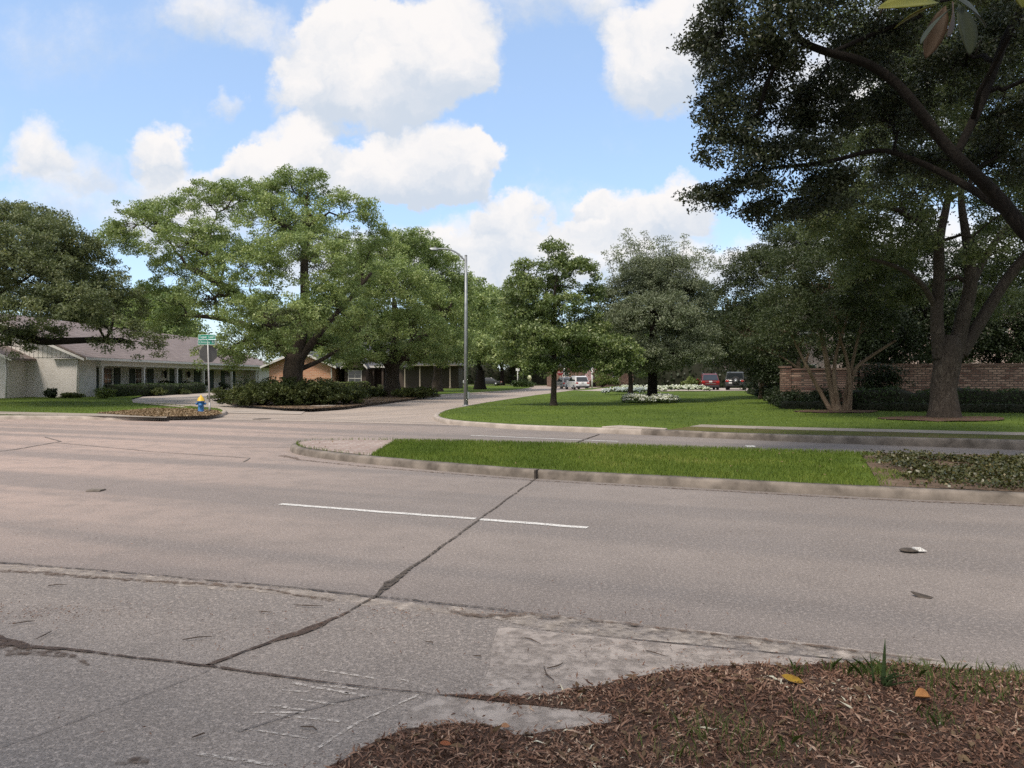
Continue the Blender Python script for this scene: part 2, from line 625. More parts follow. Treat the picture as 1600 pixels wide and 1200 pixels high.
def inside(poly, pts):
    """vectorised point in polygon; poly [(x,y)], pts (N,2)"""
    x, y = pts[:, 0], pts[:, 1]
    r = np.zeros(len(pts), bool)
    n = len(poly)
    for i in range(n):
        x0, y0 = poly[i][0], poly[i][1]
        x1, y1 = poly[(i + 1) % n][0], poly[(i + 1) % n][1]
        if y0 == y1:
            continue
        c = (y0 > y) != (y1 > y)
        r ^= c & (x < (x1 - x0) * (y - y0) / (y1 - y0) + x0)
    return r


def sheet(name, poly, zf, mat, step=None, kind='structure', skirt=0.0):
    """a ground sheet: polygon filled with a grid of points lifted by zf"""
    pts = [xy(p) for p in poly]
    n = len(pts)
    extra = []
    if step:
        a = np.array([[p.x, p.y] for p in pts])
        gx, gy = np.meshgrid(np.arange(a[:, 0].min(), a[:, 0].max(), step), np.arange(a[:, 1].min(), a[:, 1].max(), step))
        g = np.stack([gx.ravel(), gy.ravel()], 1)
        g = g[inside(poly, g)]
        extra = [Vector((float(u), float(v))) for u, v in g]
    vs, es, fs, *_ = delaunay_2d_cdt(pts + extra, [(i, (i + 1) % n) for i in range(n)], [], 1, 1e-4)
    mb = MB()
    v3 = [Vector((v.x, v.y, zf(v.x, v.y))) for v in vs]
    ff = []
    for f in fs:
        a, b, c = (v3[i] for i in f[:3])
        ff.append(tuple(f) if (b - a).cross(c - a).z > 0 else tuple(reversed(f)))
    mb.add(v3, ff, bool(step))
    return mb.build(name, mat, kind=kind)


def resample(pts, step):
    out = [Vector(pts[0])]
    for a, b in zip(pts[:-1], pts[1:]):
        a, b = Vector(a), Vector(b)
        n = max(1, int((b - a).length / step))
        for i in range(1, n + 1):
            out.append(a.lerp(b, i / n))
    return out


def smooth_line(pts, it=2):
    pts = [Vector(p) for p in pts]
    for _ in range(it):
        q = [pts[0]]
        for a, b in zip(pts[:-1], pts[1:]):
            q += [a.lerp(b, 0.25), a.lerp(b, 0.75)]
        q.append(pts[-1])
        pts = q
    return pts


def offset_line(pts, d):
    """offset to the left of the travel direction"""
    out = []
    n = len(pts)
    for i in range(n):
        t = (pts[min(i + 1, n - 1)] - pts[max(i - 1, 0)])
        t = Vector((t.x, t.y, 0)).normalized()
        out.append(pts[i] + Vector((-t.y, t.x, 0)) * d)
    return out


def curb(name, line, zf, mat, side=1, w=0.17, wob=0.012):
    """kerb swept along the outer foot line; the land lies to the left (side=1) or right (-1)"""
    prof = [(0.0, -0.02), (0.012, 0.70), (0.03, 0.92), (0.07, 1.0), (w, 1.03), (w, -0.02)]
    rows = []
    for (d, h) in prof:
        o = offset_line(line, d * side)
        row = []
        for i, p in enumerate(o):
            zt = zf(p.x, p.y) + 0.006
            nz = mnoise.noise(Vector((p.x * 1.7, p.y * 1.7, d * 9))) * wob
            row.append(Vector((p.x + nz * 0.6, p.y + nz * 0.6, zt * h + nz * 0.5 if h > 0 else -0.02)))
        rows.append(row)
    mb = MB()
    n = len(line)
    vs = [p for r in rows for p in r]
    fs = []
    for k in range(len(rows) - 1):
        for i in range(n - 1):
            f = (k * n + i, k * n + i + 1, (k + 1) * n + i + 1, (k + 1) * n + i)
            fs.append(f if side < 0 else tuple(reversed(f)))
    mb.add(vs, fs, True)
    return mb.build(name, mat, kind='structure')


def V(x, y, z=0.0):
    return Vector((x, y, z))


sheet('ground', [(-900, -60), (900, -60), (900, 2500), (-900, 2500)], lambda x, y: -0.03, M['far_ground'])
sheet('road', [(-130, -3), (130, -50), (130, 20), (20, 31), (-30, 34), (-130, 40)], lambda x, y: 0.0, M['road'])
side_poly = [P(345, 656.5), P(480, 659), P(600, 661.5), P(715, 664.5), V(3, 25), V(12, 60), V(16, 112), V(30, 128), V(20, 150), V(-30, 158), V(-40, 140), V(-3, 132),
             V(-12, 60), V(-18, 36), V(-17, 31.5)]
sheet('side_street', side_poly, lambda x, y: 0.004, M['side_street'])

# --- median island
med_near = [V(30, 0.3), V(18, 4.9), P(1600, 788), P(1350, 777), P(1100, 763), P(836, 748), P(700, 737), P(600, 727.5), P(520, 719), P(470, 711.5), P(455, 707), P(452, 702.5), P(462, 699), P(485, 696.5)]
med_far = [P(560, 695.5), P(650, 696), P(900, 701.5), P(1330, 717), P(1600, 722), V(18, 12.0), V(30, 6.5)]
med_line = resample(smooth_line(med_near, 2) + smooth_line(med_far, 2), 0.3)
zm = lambda x, y: 0.125
curb('median_curb', med_line, zm, M['curb_dirty'], side=-1)
med_in = offset_line(med_line, -0.16)
med_poly = [(p.x, p.y) for p in med_in]
sheet('median_soil', med_poly, lambda x, y: 0.112 + 0.012 * mnoise.noise(Vector((x, y, 0))), M['lawn'], 0.8)
nose_unused = [P(470, 699.5), P(500, 697), P(590, 696.5), P(572, 705), P(548, 716), P(500, 709.5), P(480, 706)]


def clip(poly, a, b):
    """keep the part of the polygon to the left of the line a -> b"""
    def s(p):
        return (b[0] - a[0]) * (p[1] - a[1]) - (b[1] - a[1]) * (p[0] - a[0])
    out = []
    for i in range(len(poly)):
        p, q = poly[i], poly[(i + 1) % len(poly)]
        sp, sq = s(p), s(q)
        if sp >= 0:
            out.append(p)
        if (sp >= 0) != (sq >= 0):
            t = sp / (sp - sq)
            out.append((p[0] + (q[0] - p[0]) * t, p[1] + (q[1] - p[1]) * t))
    return out


PV_A, PV_B = P(552, 726, .15), P(606, 694, .15)
DT_A, DT_B = P(1335, 690, .15), P(1395, 790, .15)
med_core = [(p.x, p.y) for p in offset_line(med_line, -0.165)]
sheet('brick_paving', clip(med_core, PV_A, PV_B), lambda x, y: 0.140, M['paver'])
bare = [P(1290, 719, .15), P(1345, 709, .15), P(1385, 711, .15), P(1430, 735, .15), P(1500, 763, .15), P(1400, 760, .15), P(1340, 752, .15), P(1370, 735, .15)]
ivy = [P(1365, 714, .15), P(1420, 713, .15), P(1600, 718, .15), V(17, 12.3), V(27, 7.6), V(27, 2.2), V(17, 5.9), P(1600, 768, .15), P(1480, 763, .15), P(1435, 748, .15), P(1405, 730, .15)]
sheet('bare_dirt', clip(med_core, DT_A, DT_B), lambda x, y: 0.140 + 0.010 * mnoise.noise(Vector((x * 2, y * 2, 0))), M['dirt'], 0.4)

# --- right-hand lawn
rl = [V(64, -11), V(25, 9.0), P(1600, 703), P(1250, 691), P(1040, 681), P(940, 677), P(810, 671), P(760, 668), P(715, 664.5), P(690, 661), P(678, 656.5), P(677, 652), P(690, 645.5),
      P(727, 637.5), P(790, 626.5), P(850, 617.5), P(885, 613), P(914, 609), V(17, 118)]
rl_line = resample(smooth_line(rl, 2), 0.5)
kk = min(range(len(rl_line)), key=lambda i: (rl_line[i] - P(1010, 680)).length)
curb('lawn_curb', rl_line[:kk + 1], z_right, M['curb_dirty'], side=-1, w=0.2)
curb('lawn_curb', rl_line[kk:], z_right, M['curb'], side=-1, w=0.2)
rin = offset_line(rl_line, -0.18)
right_poly = [(p.x, p.y) for p in rin] + [(90, 118), (90, -14)]
sheet('right_lawn', right_poly, z_right, M['lawn'], 2.5)
# pavement slab and worn bank along the far kerb, right half
walk_a = offset_line(resample(smooth_line([V(25, 9.0), P(1600, 703), P(1250, 691), P(1040, 681)], 2), 0.5), -0.2)
bank = [(p.x, p.y) for p in walk_a] + [(p.x, p.y) for p in reversed(offset_line(walk_a, -1.5))]
sheet('worn_verge', bank, lambda x, y: z_right(x, y) + 0.012, M['dry_lawn'], 0.7)
wk = [(p.x, p.y) for p in offset_line(walk_a, -1.5)] + [(p.x, p.y) for p in reversed(offset_line(walk_a, -2.55))]
sheet('sidewalk', wk, lambda x, y: z_right(x, y) + 0.016, M['sidewalk'], 0.7)
mb = MB()
mb.prism([(p.x, p.y) for p in (P(940, 676.2), P(1040, 680.2), P(1043, 671, .15), P(968, 666, .15))], 'z', -.02, .185)
mb.build('sidewalk_slab', M['curb'], kind='structure', bevel=.015)
dw = [V(9.2, 86), V(12, 77), V(18, 73), V(34, 73), V(34, 92), V(20, 92), V(11.5, 95)]
sheet('right_driveway', dw, lambda x, y: z_right(x, y) + 0.03, M['drive'], 2.5)
sheet('cross_path', [V(6.9, 82), V(9.2, 86), V(12, 77), V(16, 73.5), V(16, 72.7), V(10, 75)], lambda x, y: z_right(x, y) + 0.02, M['drive'], 2.5)

# --- left-hand land: lawn by the white house, driveway, oak island
lc = [V(-75, 33), V(-45, 30), P(-150, 655.2), P(0, 655), P(145, 655.5), P(190, 657), P(240, 656.8), P(330, 653.6), P(352, 649.5), P(357, 645.8), P(347, 641.3), P(300, 638), P(262, 635)]
lc_line = resample(smooth_line(lc, 2), 0.5)
curb('left_curb', lc_line, z_left, M['curb'], side=1, w=0.2)
lin = [(p.x, p.y) for p in offset_line(lc_line, 0.18)]
D_in = [P(208, 629.5, .19), P(205, 625, .21), P(225, 619.5, .25), P(280, 615, .28), P(345, 613.3, .3)]
left_poly = lin + [(p.x, p.y) for p in D_in] + [(-27, 75), (-27, 130), (-110, 130), (-110, 34)]
sheet('left_lawn', left_poly, z_left, M['lawn'], 2.5)
sheet('left_walk', [P(-150, 648, .13), P(0, 648, .13), P(150, 650.5, .13), P(260, 653.5, .13), P(262, 650.8, .13), P(150, 647, .13), P(0, 643.5, .13), P(-150, 643, .13)], lambda x, y: z_left(x, y) + 0.018, M['sidewalk'], 1.0)
ec = [P(330, 626.5, .2), P(350, 631.5, .08), P(372, 635, .03), P(400, 638), P(440, 640.3), P(480, 641.5), P(530, 639.5), P(570, 635), P(612, 629), P(660, 622.8), P(700, 618), P(735, 616.2), P(775, 613.6),
      P(808, 610.8), P(829, 607.8), P(833, 605.5), P(815, 603.4), V(-10, 136)]
ec_line = resample(smooth_line(ec, 2), 0.5)
curb('island_curb', ec_line, z_left, M['curb'], side=1, w=0.2)
ein = [(p.x, p.y) for p in offset_line(ec_line, 0.18)]
east_poly = ein + [(-26.9, 130), (-26.9, 75), (P(345, 613.3, .3).x + 1.5, 62), tuple(P(345, 622, .27).xy)]
sheet('island_lawn', east_poly, z_left, M['lawn'], 2.5)
drv = [(357, 646, 0.0), (347, 641.4, .05), (300, 638.1, .1), (262, 635, .13), (208, 629.5, .17), (205, 625, .20), (225, 619.5, .24), (280, 615, .27), (345, 613.2, .29), (352, 621.8, .26), (331, 626.6, .19),
       (351, 631.6, .07), (373, 635, .02), (400, 638, .0), (440, 640.3, 0), (480, 641.6, 0), (470, 648, 0)]
mb = MB()
mb.poly([P(a, b, c) + Vector((0, 0, 0.022)) for a, b, c in drv])
mb.build('left_driveway', M['drive'], kind='structure')
bed = [P(345, 629, .13), P(372, 633.6, .13), P(440, 638.5, .13), P(485, 639.8, .13), P(540, 636.2, .13), P(620, 626, .13), P(690, 617.2, .13), P(660, 612, .13), P(600, 612, .13), P(520, 622, .13), P(420, 620, .13), P(350, 624, .13)]
sheet('mulch_ring', bed, lambda x, y: z_left(x, y) + 0.03, M['dirt'], 1.0)
hyd_bed = [P(150, 646.5, .13), P(240, 652, .13), P(325, 650.5, .13), P(348, 647, .13), P(340, 642, .13), P(300, 639.5, .13), P(240, 638, .13)]
sheet('leaf_bed', hyd_bed, lambda x, y: z_left(x, y) + 0.022, M['dirt'], 1.0)
inlet = empty('storm_inlet', P(520, 639), 'dark storm drain slot in the curb below the azaleas', 'drain')
mb = MB()
a_, b_ = P(508, 640.5), P(536, 639)
dv = (b_ - a_)
ang = math.atan2(dv.y, dv.x)
T = Matrix.Rotation(ang, 4, 'Z')
mb.box(-0.55, 0.55, -0.03, 0.1, 0.03, 0.11, T)
mb.build('opening', M['joint'], inlet)
mb = MB()
mb.box(-0.75, 0.75, -0.01, 0.9, 0.135, 0.175, T)
mb.build('lid', M['curb'], inlet)

# --- near verge, apron, gutter
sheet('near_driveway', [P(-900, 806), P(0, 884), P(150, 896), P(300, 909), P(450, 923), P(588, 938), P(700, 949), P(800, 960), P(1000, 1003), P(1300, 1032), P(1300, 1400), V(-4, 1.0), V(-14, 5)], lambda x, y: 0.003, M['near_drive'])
apron = [P(780, 980), P(850, 988), P(1000, 1003), P(1290, 1031), P(1420, 1047), P(1180, 1060), P(1010, 1075), P(860, 1100), P(770, 1092), P(700, 1086), P(750, 1078), P(765, 1045), P(770, 1005)]
sheet('curb_apron', apron, lambda x, y: 0.006, M['apron'])
gut = [P(770, 968), P(830, 960), P(960, 972), P(1200, 999), P(1400, 1024), P(1600, 1047), V(8, 2.6), V(8, 2.45), P(1600, 1054), P(1430, 1043), P(1290, 1029), P(1000, 1001), P(850, 986)]
sheet('gutter', gut, lambda x, y: 0.009, M['apron_pale'])
mul = [(470, 1235), (515, 1200), (545, 1187), (565, 1172), (600, 1155), (640, 1137), (700, 1130), (760, 1134), (785, 1143), (803, 1151), (830, 1149), (870, 1142), (955, 1131), (956, 1117), (860, 1107), (760, 1097),
       (690, 1088), (730, 1088), (790, 1091), (860, 1088), (895, 1078), (935, 1074), (980, 1062), (1010, 1057), (1062, 1044), (1120, 1043), (1180, 1040), (1240, 1042), (1300, 1037), (1400, 1040), (1500, 1047), (1600, 1052)]
mul_w = [P(a, b) for a, b in mul] + [V(8, 2.5), V(30, -6), V(30, -14), V(-9, -14), V(-3, 0.5)]
mulch_poly = [(p.x, p.y) for p in mul_w]


def edge_dist(pt, poly):
    b = 9e9
    n = len(poly)
    for i in range(n):
        ax, ay = poly[i]
        bx, by = poly[(i + 1) % n]
        dx, dy = bx - ax, by - ay
        t = max(0, min(1, ((pt[0] - ax) * dx + (pt[1] - ay) * dy) / (dx * dx + dy * dy + 1e-9)))
        b = min(b, math.hypot(pt[0] - ax - t * dx, pt[1] - ay - t * dy))
    return b


def z_mulch(x, y):
    return 0.008 + 0.024 * sm(edge_dist((x, y), mulch_poly) / 0.35) + 0.012 * mnoise.noise(Vector((x * 3, y * 3, 0)))


sheet('mulch_ground', mulch_poly, z_mulch, M['mulch'], 0.22)
slab = [P(690, 1087), P(860, 1106), P(956, 1116.5), P(957, 1131), P(860, 1147), P(810, 1154), P(690, 1140), P(600, 1165), P(640, 1110)]
sheet('concrete_strip', slab, lambda x, y: 0.005, M['apron'])


def strip(name, px, widths, mat, z=0.010, jag=0.35, seed=1, kind='structure', step=0.06, wob=0.02):
    """a crack or joint along a line of photo points on the road, with a ragged width"""
    rnd = random.Random(seed)
    pts = [P(*p) for p in px]
    ws = []
    line = [pts[0]]
    ws.append(widths[0] if hasattr(widths, '__len__') else widths)
    for i in range(len(pts) - 1):
        n = max(1, int((pts[i + 1] - pts[i]).length / step))
        for k in range(1, n + 1):
            t = k / n
            line.append(pts[i].lerp(pts[i + 1], t))
            ws.append(widths[i] * (1 - t) + widths[i + 1] * t if hasattr(widths, '__len__') else widths)
    mb = MB()
    vs = []
    n = len(line)
    for i, p in enumerate(line):
        t = line[min(i + 1, n - 1)] - line[max(i - 1, 0)]
        t.normalize()
        nn = Vector((-t.y, t.x, 0))
        wl, wr = (ws[i] * 0.5 * (1 + rnd.uniform(-jag, jag)) for _ in range(2))
        s = nn * (mnoise.noise(Vector((p.x * 2.2, p.y * 2.2, seed))) * wob + mnoise.noise(Vector((p.x * 17, p.y * 17, seed))) * wob * .35)
        vs += [p + s + nn * wl + Vector((0, 0, z)), p + s - nn * wr + Vector((0, 0, z))]
    mb.add(vs, [(2 * i + 1, 2 * i + 3, 2 * i + 2, 2 * i) for i in range(n - 1)])
    return mb.build(name, mat, kind=kind)


strip('expansion_joint', [(836, 749), (800, 775), (745, 815), (685, 860), (640, 890), (610, 912), (588, 932), (545, 957)], [.026, .021, .025, .027, .033, .08, .028, .016], M['crack'], seed=2)
strip('dirt_joint', [(545, 957), (500, 978), (470, 990), (430, 1002), (380, 1020), (325, 1042)], [.018, .055, .08, .036, .022, .03], M['crack_dirt'], seed=3, jag=0.5)
strip('gutter_joint', [(-120, 985), (0, 1003), (40, 1012), (100, 1017), (220, 1030), (325, 1042), (480, 1064), (600, 1078), (700, 1089)], [.13, .10, .055, .026, .02, .026, .014, .010, .010], M['crack_dirt'], seed=4, jag=0.5)
strip('lane_joint', [(-200, 866), (0, 880), (150, 892), (300, 905), (450, 919), (588, 933), (700, 945), (860, 962)], [.022, .026, .018, .016, .017, .019, .014, .010], M['crack'], seed=5, jag=0.6)
strip('hairline_crack', [(325, 1048), (260, 1075), (180, 1105), (90, 1138), (0, 1170)], .005, M['hairline'], seed=6)
strip('hairline_crack', [(-60, 712), (20, 703), (95, 690), (70, 683)], .05, M['hairline'], seed=7)
strip('hairline_crack', [(90, 692), (240, 706), (390, 716), (380, 722)], .03, M['hairline'], seed=8)
strip('hairline_crack', [(360, 700), (452, 699)], .03, M['hairline'], seed=9)
strip('hairline_crack', [(900, 692), (936, 679)], .06, M['joint'], seed=10)
strip('hairline_crack', [(370, 1145), (420, 1130), (520, 1100), (600, 1085)], .008, M['hairline'], seed=11)
strip('street_seam', [(345, 652), (500, 655.5), (620, 659), (700, 662)], .09, M['curb'], z=.009, seed=12, jag=.2, step=.4)
strip('street_seam', [(345, 656), (520, 659.5), (720, 666)], .07, M['hairline'], z=.008, seed=13, jag=.2, step=.4)
strip('street_seam', [(470, 648), (560, 649), (700, 647)], .05, M['hairline'], z=.009, seed=14, jag=.2, step=.4)
strip('lane_line', [(438, 788), (560, 797.4), (680, 806.6), (742, 811.4)], .10, M['paint'], z=.006, jag=.06, seed=20)
strip('lane_line', [(749, 812), (840, 819), (918, 825)], .105, M['paint'], z=.006, jag=.06, seed=21)
strip('lane_line', [(735, 680.5), (850, 685.3), (966, 690)], .11, M['paint'], z=.006, jag=.05, seed=22)
strip('seam_dirt', [(-200, 880), (0, 893), (100, 899), (220, 908), (330, 914), (430, 924), (520, 940)], [.05, .06, .07, .05, .06, .03, .05], M['dirt_stain'], z=.008, seed=23, jag=.6)
strip('pale_seam', [(-200, 872), (0, 886), (150, 898), (300, 911), (450, 925), (585, 942), (700, 955), (800, 968)], [.16, .16, .18, .18, .16, .16, .14, .10], M['apron_pale'], z=.0055, seed=24, jag=.4)
strip('seam_dirt', [(700, 958), (760, 965), (830, 962), (960, 975), (1200, 1003), (1500, 1040)], [.04, .10, .06, .05, .04, .03], M['dirt_stain'], z=.0125, seed=25, jag=.7)
strip('seam_dirt', [(440, 712), (470, 719), (600, 732), (836, 751), (1100, 766), (1350, 780), (1600, 791)], [.16, .10, .06, .05, .06, .06, .07], M['dirt_stain'], z=.007, seed=27, jag=.6)
strip('seam_dirt', [(180, 1195), (235, 1188)], [.06, .07], M['dirt_stain'], z=.008, seed=28, jag=.7)
strip('seam_dirt', [(0, 1010), (60, 1022), (120, 1030), (135, 1042)], [.14, .10, .03, .02], M['dirt_stain'], z=.008, seed=29, jag=.7)
for (jx, jy) in ((836, 748.5),):
    mb = MB()
    mb.box(-.014, .014, -.012, .16, -.01, .141, Matrix.Rotation(R(-21), 4, 'Z'))
    mb.build('curb_joint', M['joint'], kind='structure', loc=P(jx, jy))
rnd = random.Random(5)
marks = [((398, 1115), (480, 1115)), ((420, 1103), (478, 1112)), ((430, 1118), (530, 1130)), ((455, 1068), (545, 1085)), ((500, 1048), (590, 1062)), ((540, 1083), (575, 1090)), ((380, 1140), (480, 1155)),
         ((495, 1172), (560, 1130), (660, 1085)), ((310, 1180), (430, 1198)), ((470, 1095), (525, 1102)), ((505, 1073), (560, 1078)), ((440, 1080), (480, 1083)), ((620, 1062), (640, 1066))]
for i, mk in enumerate(marks):
    strip('paint_mark', list(mk), rnd.uniform(.012, .022), M['faint_paint'], z=.0065, jag=.35, seed=30 + i, step=.03, wob=.004)

# road furniture lying on the surface
mb = MB()
mb.lathe([(0.0, 0.0), (0.34, 0.0), (0.34, 0.006), (0.30, 0.009), (0.0, 0.010)], 24)
o = mb.build('manhole_cover', M['joint'], loc=P(409, 655) + Vector((0, 0, 0.006)))
tag(o, 'dark round manhole cover in the side street mouth', 'manhole cover')

# ------------------------------------------------------------------ vegetation makers
def leaves_np(rng, cen, k, sig, size, wid, up=0.55, flat=0.6, droop=0.0):
    """k leaves round each centre; returns verts (4 per leaf) and a random value per leaf"""
    n = len(cen) * k
    c = np.repeat(cen, k, 0)
    d = rng.normal(size=(n, 3))
    d /= np.linalg.norm(d, axis=1, keepdims=True) + 1e-9
    rad = rng.uniform(0.15, 1.0, (n, 1)) ** 0.6
    s = np.repeat(sig, k, 0)[:, None] if hasattr(sig, '__len__') else sig
    d = d * rad * s
    d[:, 2] *= flat
    c = c + d
    nrm = rng.normal(size=(n, 3)) * 0.75
    nrm[:, 2] += up
    nrm /= np.linalg.norm(nrm, axis=1, keepdims=True) + 1e-9
    t = rng.normal(size=(n, 3))
    t[:, 2] -= droop
    t -= nrm * (t * nrm).sum(1, keepdims=True)
    t /= np.linalg.norm(t, axis=1, keepdims=True) + 1e-9
    b = np.cross(nrm, t)
    L = size * rng.uniform(0.65, 1.25, (n, 1)) * 0.5
    Wd = wid * rng.uniform(0.7, 1.2, (n, 1)) * 0.5
    bend = nrm * (L * 0.25)
    v = np.stack([c - t * L - bend, c - b * Wd, c + t * L - bend, c + b * Wd], 1).reshape(-1, 3)
    base = np.repeat(rng.uniform(0, 1, len(cen)), k)
    rv = np.clip(0.5 * base + 0.5 * rng.uniform(0, 1, n), 0, 1)
    return v, rv


def lobe_clusters(rng, lobe, n, seed, gap=0.0, fill=0.35):
    cx, cy, cz, rx, ry, rz = lobe
    out = []
    tries = 0
    while len(out) < n and tries < n * 8:
        tries += 1
        d = rng.normal(size=3)
        d /= np.linalg.norm(d) + 1e-9
        if d[2] < -0.35 and rng.random() < 0.6:
            d[2] *= -1
        r = (fill + (1 - fill) * rng.random() ** 0.45)
        w = 1 + 0.28 * mnoise.noise(Vector((d[0] * 1.8 + seed, d[1] * 1.8, d[2] * 1.8 + cx)))
        p = np.array([cx + d[0] * rx * r * w, cy + d[1] * ry * r * w, cz + d[2] * rz * r * w])
        if gap and mnoise.noise(Vector((p[0] * 0.75 + seed * 3.1, p[1] * 0.75, p[2] * 0.95))) < -0.55 + gap:
            continue
        out.append(p)
    return np.array(out) if out else np.zeros((0, 3))


def lobes_px(y, lst, rdepth=0.85):
    out = []
    for it in lst:
        px, py, rx, ry, dy = it
        yy = y + dy
        c = W(px, py, yy)
        out.append((c.x, c.y, c.z, rx / F * yy, max(rx, ry) / F * yy * rdepth, ry / F * yy))
    return out


def limb_path(a, b, rng, lift=0.25, wob=0.06, n=9):
    a, b = Vector(a), Vector(b)
    L = (b - a).length
    c1 = a + (b - a) * 0.3 + Vector((0, 0, L * lift))
    c2 = a + (b - a) * 0.7 + Vector((0, 0, L * lift * 0.55))
    pts = []
    for i in range(n):
        t = i / (n - 1)
        p = a * (1 - t) ** 3 + c1 * 3 * t * (1 - t) ** 2 + c2 * 3 * t * t * (1 - t) + b * t ** 3
        if 0 < i < n - 1:
            p = p + Vector(rng.normal(size=3)) * L * wob * 0.5
        pts.append(p)
    return pts


DENS = 1.75


def make_tree(name, label, cat, base, trunk, lobes, lmat, bmat, group=None, seed=1, cl_per_m2=1.1, k=42, sig=0.55, size=0.18, wid=0.095,
              gap=0.25, limbs=(), sides=8, up=0.55, lift=0.22, twig=0.45, flare=1.5, min_r=0.03, sprays=(), fill=0.35, rz=0.0, limb_r=0.62):
    """trunk: [(x,y,z,r)...] in world coordinates; limbs: extra drawn polylines [[(x,y,z,r)...]...]"""
    rng = np.random.default_rng(seed)
    cl_per_m2 *= DENS
    root = empty(name, base, label, cat, group)
    B0 = Vector(base)
    mb = MB()
    nodes = []                          # (pos, radius, path length from the fork)

    def loc(p):
        return Vector(p) - B0
    tp = [Vector(t[:3]) for t in trunk]
    tr = [t[3] for t in trunk]
    pts, rad = [], []
    for i in range(len(tp) - 1):
        m = 4
        for j in range(m):
            s = j / m
            pts.append(tp[i].lerp(tp[i + 1], s))
            rad.append(tr[i] * (1 - s) + tr[i + 1] * s)
    pts.append(tp[-1])
    rad.append(tr[-1])
    r0 = rad[0]
    zb = pts[0].z
    for i, p in enumerate(pts):
        h = p.z - zb
        rad[i] *= 1 + (flare - 1) * math.exp(-h / (r0 * 1.3))
        if 0 < i:
            q = mnoise.noise_vector(Vector((p.x, p.y, p.z * 0.9 + seed)))
            pts[i] = p + Vector((q.x, q.y, 0)) * r0 * 0.22
    pts.insert(0, pts[0] + Vector((0, 0, -0.25)))
    rad.insert(0, rad[0] * 1.15)
    mb.tube([loc(p) for p in pts], rad, sides + 6)
    top = pts[-1]
    n_t = len(pts)
    for i in range(max(1, int(n_t * 0.7)), n_t):
        nodes.append((pts[i], rad[i], (top - pts[i]).length * 0.5))
    for lb in limbs:
        lp = smooth_line([Vector(t[:3]) for t in lb], 2)
        n = len(lp)
        lr = np.interp(np.linspace(0, 1, n), np.linspace(0, 1, len(lb)), [t[3] for t in lb])
        mb.tube([loc(p) for p in lp], list(lr), sides + 2)
        acc = 0
        for i in range(0, n):
            if i:
                acc += (lp[i] - lp[i - 1]).length
            if i % 2 == 0:
                nodes.append((lp[i], float(lr[i]), acc * 0.7))
    fork = top
    order = sorted(lobes, key=lambda l: (Vector(l[:3]) - fork).length)
    cens = []
    for li, lobe in enumerate(order):
        c = Vector(lobe[:3])
        best = min(nodes, key=lambda nd: (nd[0] - c).length + 0.55 * nd[2] + (2.0 if nd[0].z > c.z + 1.5 else 0.0))
        dist = (best[0] - c).length
        lp = limb_path(best[0], c, rng, lift if c.z > best[0].z - 0.5 else lift * 1.4)
        ra = min(best[1] * limb_r, 0.05 + dist * 0.045 + 0.02 * max(lobe[3], lobe[5]))
        ra = max(ra, min_r * 1.6)
        lr = [ra * (1 - 0.72 * i / (len(lp) - 1)) for i in range(len(lp))]
        mb.tube([loc(p) for p in lp], lr, sides)
        acc = best[2]
        mine = []
        for i in range(2, len(lp)):
            acc += (lp[i] - lp[i - 1]).length
            nd = (lp[i], lr[i], acc)
            nodes.append(nd)
            mine.append(nd)
        area = 4 * math.pi * (((lobe[3] * lobe[4]) ** 1.6 + (lobe[3] * lobe[5]) ** 1.6 + (lobe[4] * lobe[5]) ** 1.6) / 3) ** (1 / 1.6)
        cl = lobe_clusters(rng, lobe, max(4, int(area * cl_per_m2)), seed, gap, fill)
        for p in cl:
            if rng.random() < twig:
                v = Vector(p)
                nd = min(mine, key=lambda q: (q[0] - v).length)
                tpth = limb_path(nd[0], v, rng, 0.08, 0.10, 5)
                r1 = min(nd[1] * 0.5, max(min_r, 0.012 * (nd[0] - v).length + min_r * 0.6))
                mb.tube([loc(q) for q in tpth], [r1 * (1 - 0.7 * i / 4) for i in range(5)], 4, cap=False)
        cens.append(cl)
    for sp in sprays:                   # thin upright or hanging sprays: (x,y,z, x2,y2,z2)
        a, b = Vector(sp[:3]), Vector(sp[3:6])
        m = max(3, int((b - a).length / 0.28))
        pp = [a.lerp(b, i / m) + Vector(rng.normal(size=3)) * 0.05 for i in range(m + 1)]
        mb.tube([loc(p) for p in pp], [min_r * (1 - 0.7 * i / m) for i in range(m + 1)], 4, cap=False)
        cens.append(np.array([list(p) for p in pp[1:]]))
    mb.build('trunk', bmat, root)
    cen = np.concatenate(cens) - np.array(B0)
    v, rv = leaves_np(rng, cen, k, np.full(len(cen), sig) * rng.uniform(0.7, 1.25, len(cen)), size, wid, up)
    np_mesh('crown', v, 4, lmat, root, {'rnd': rv})
    return root


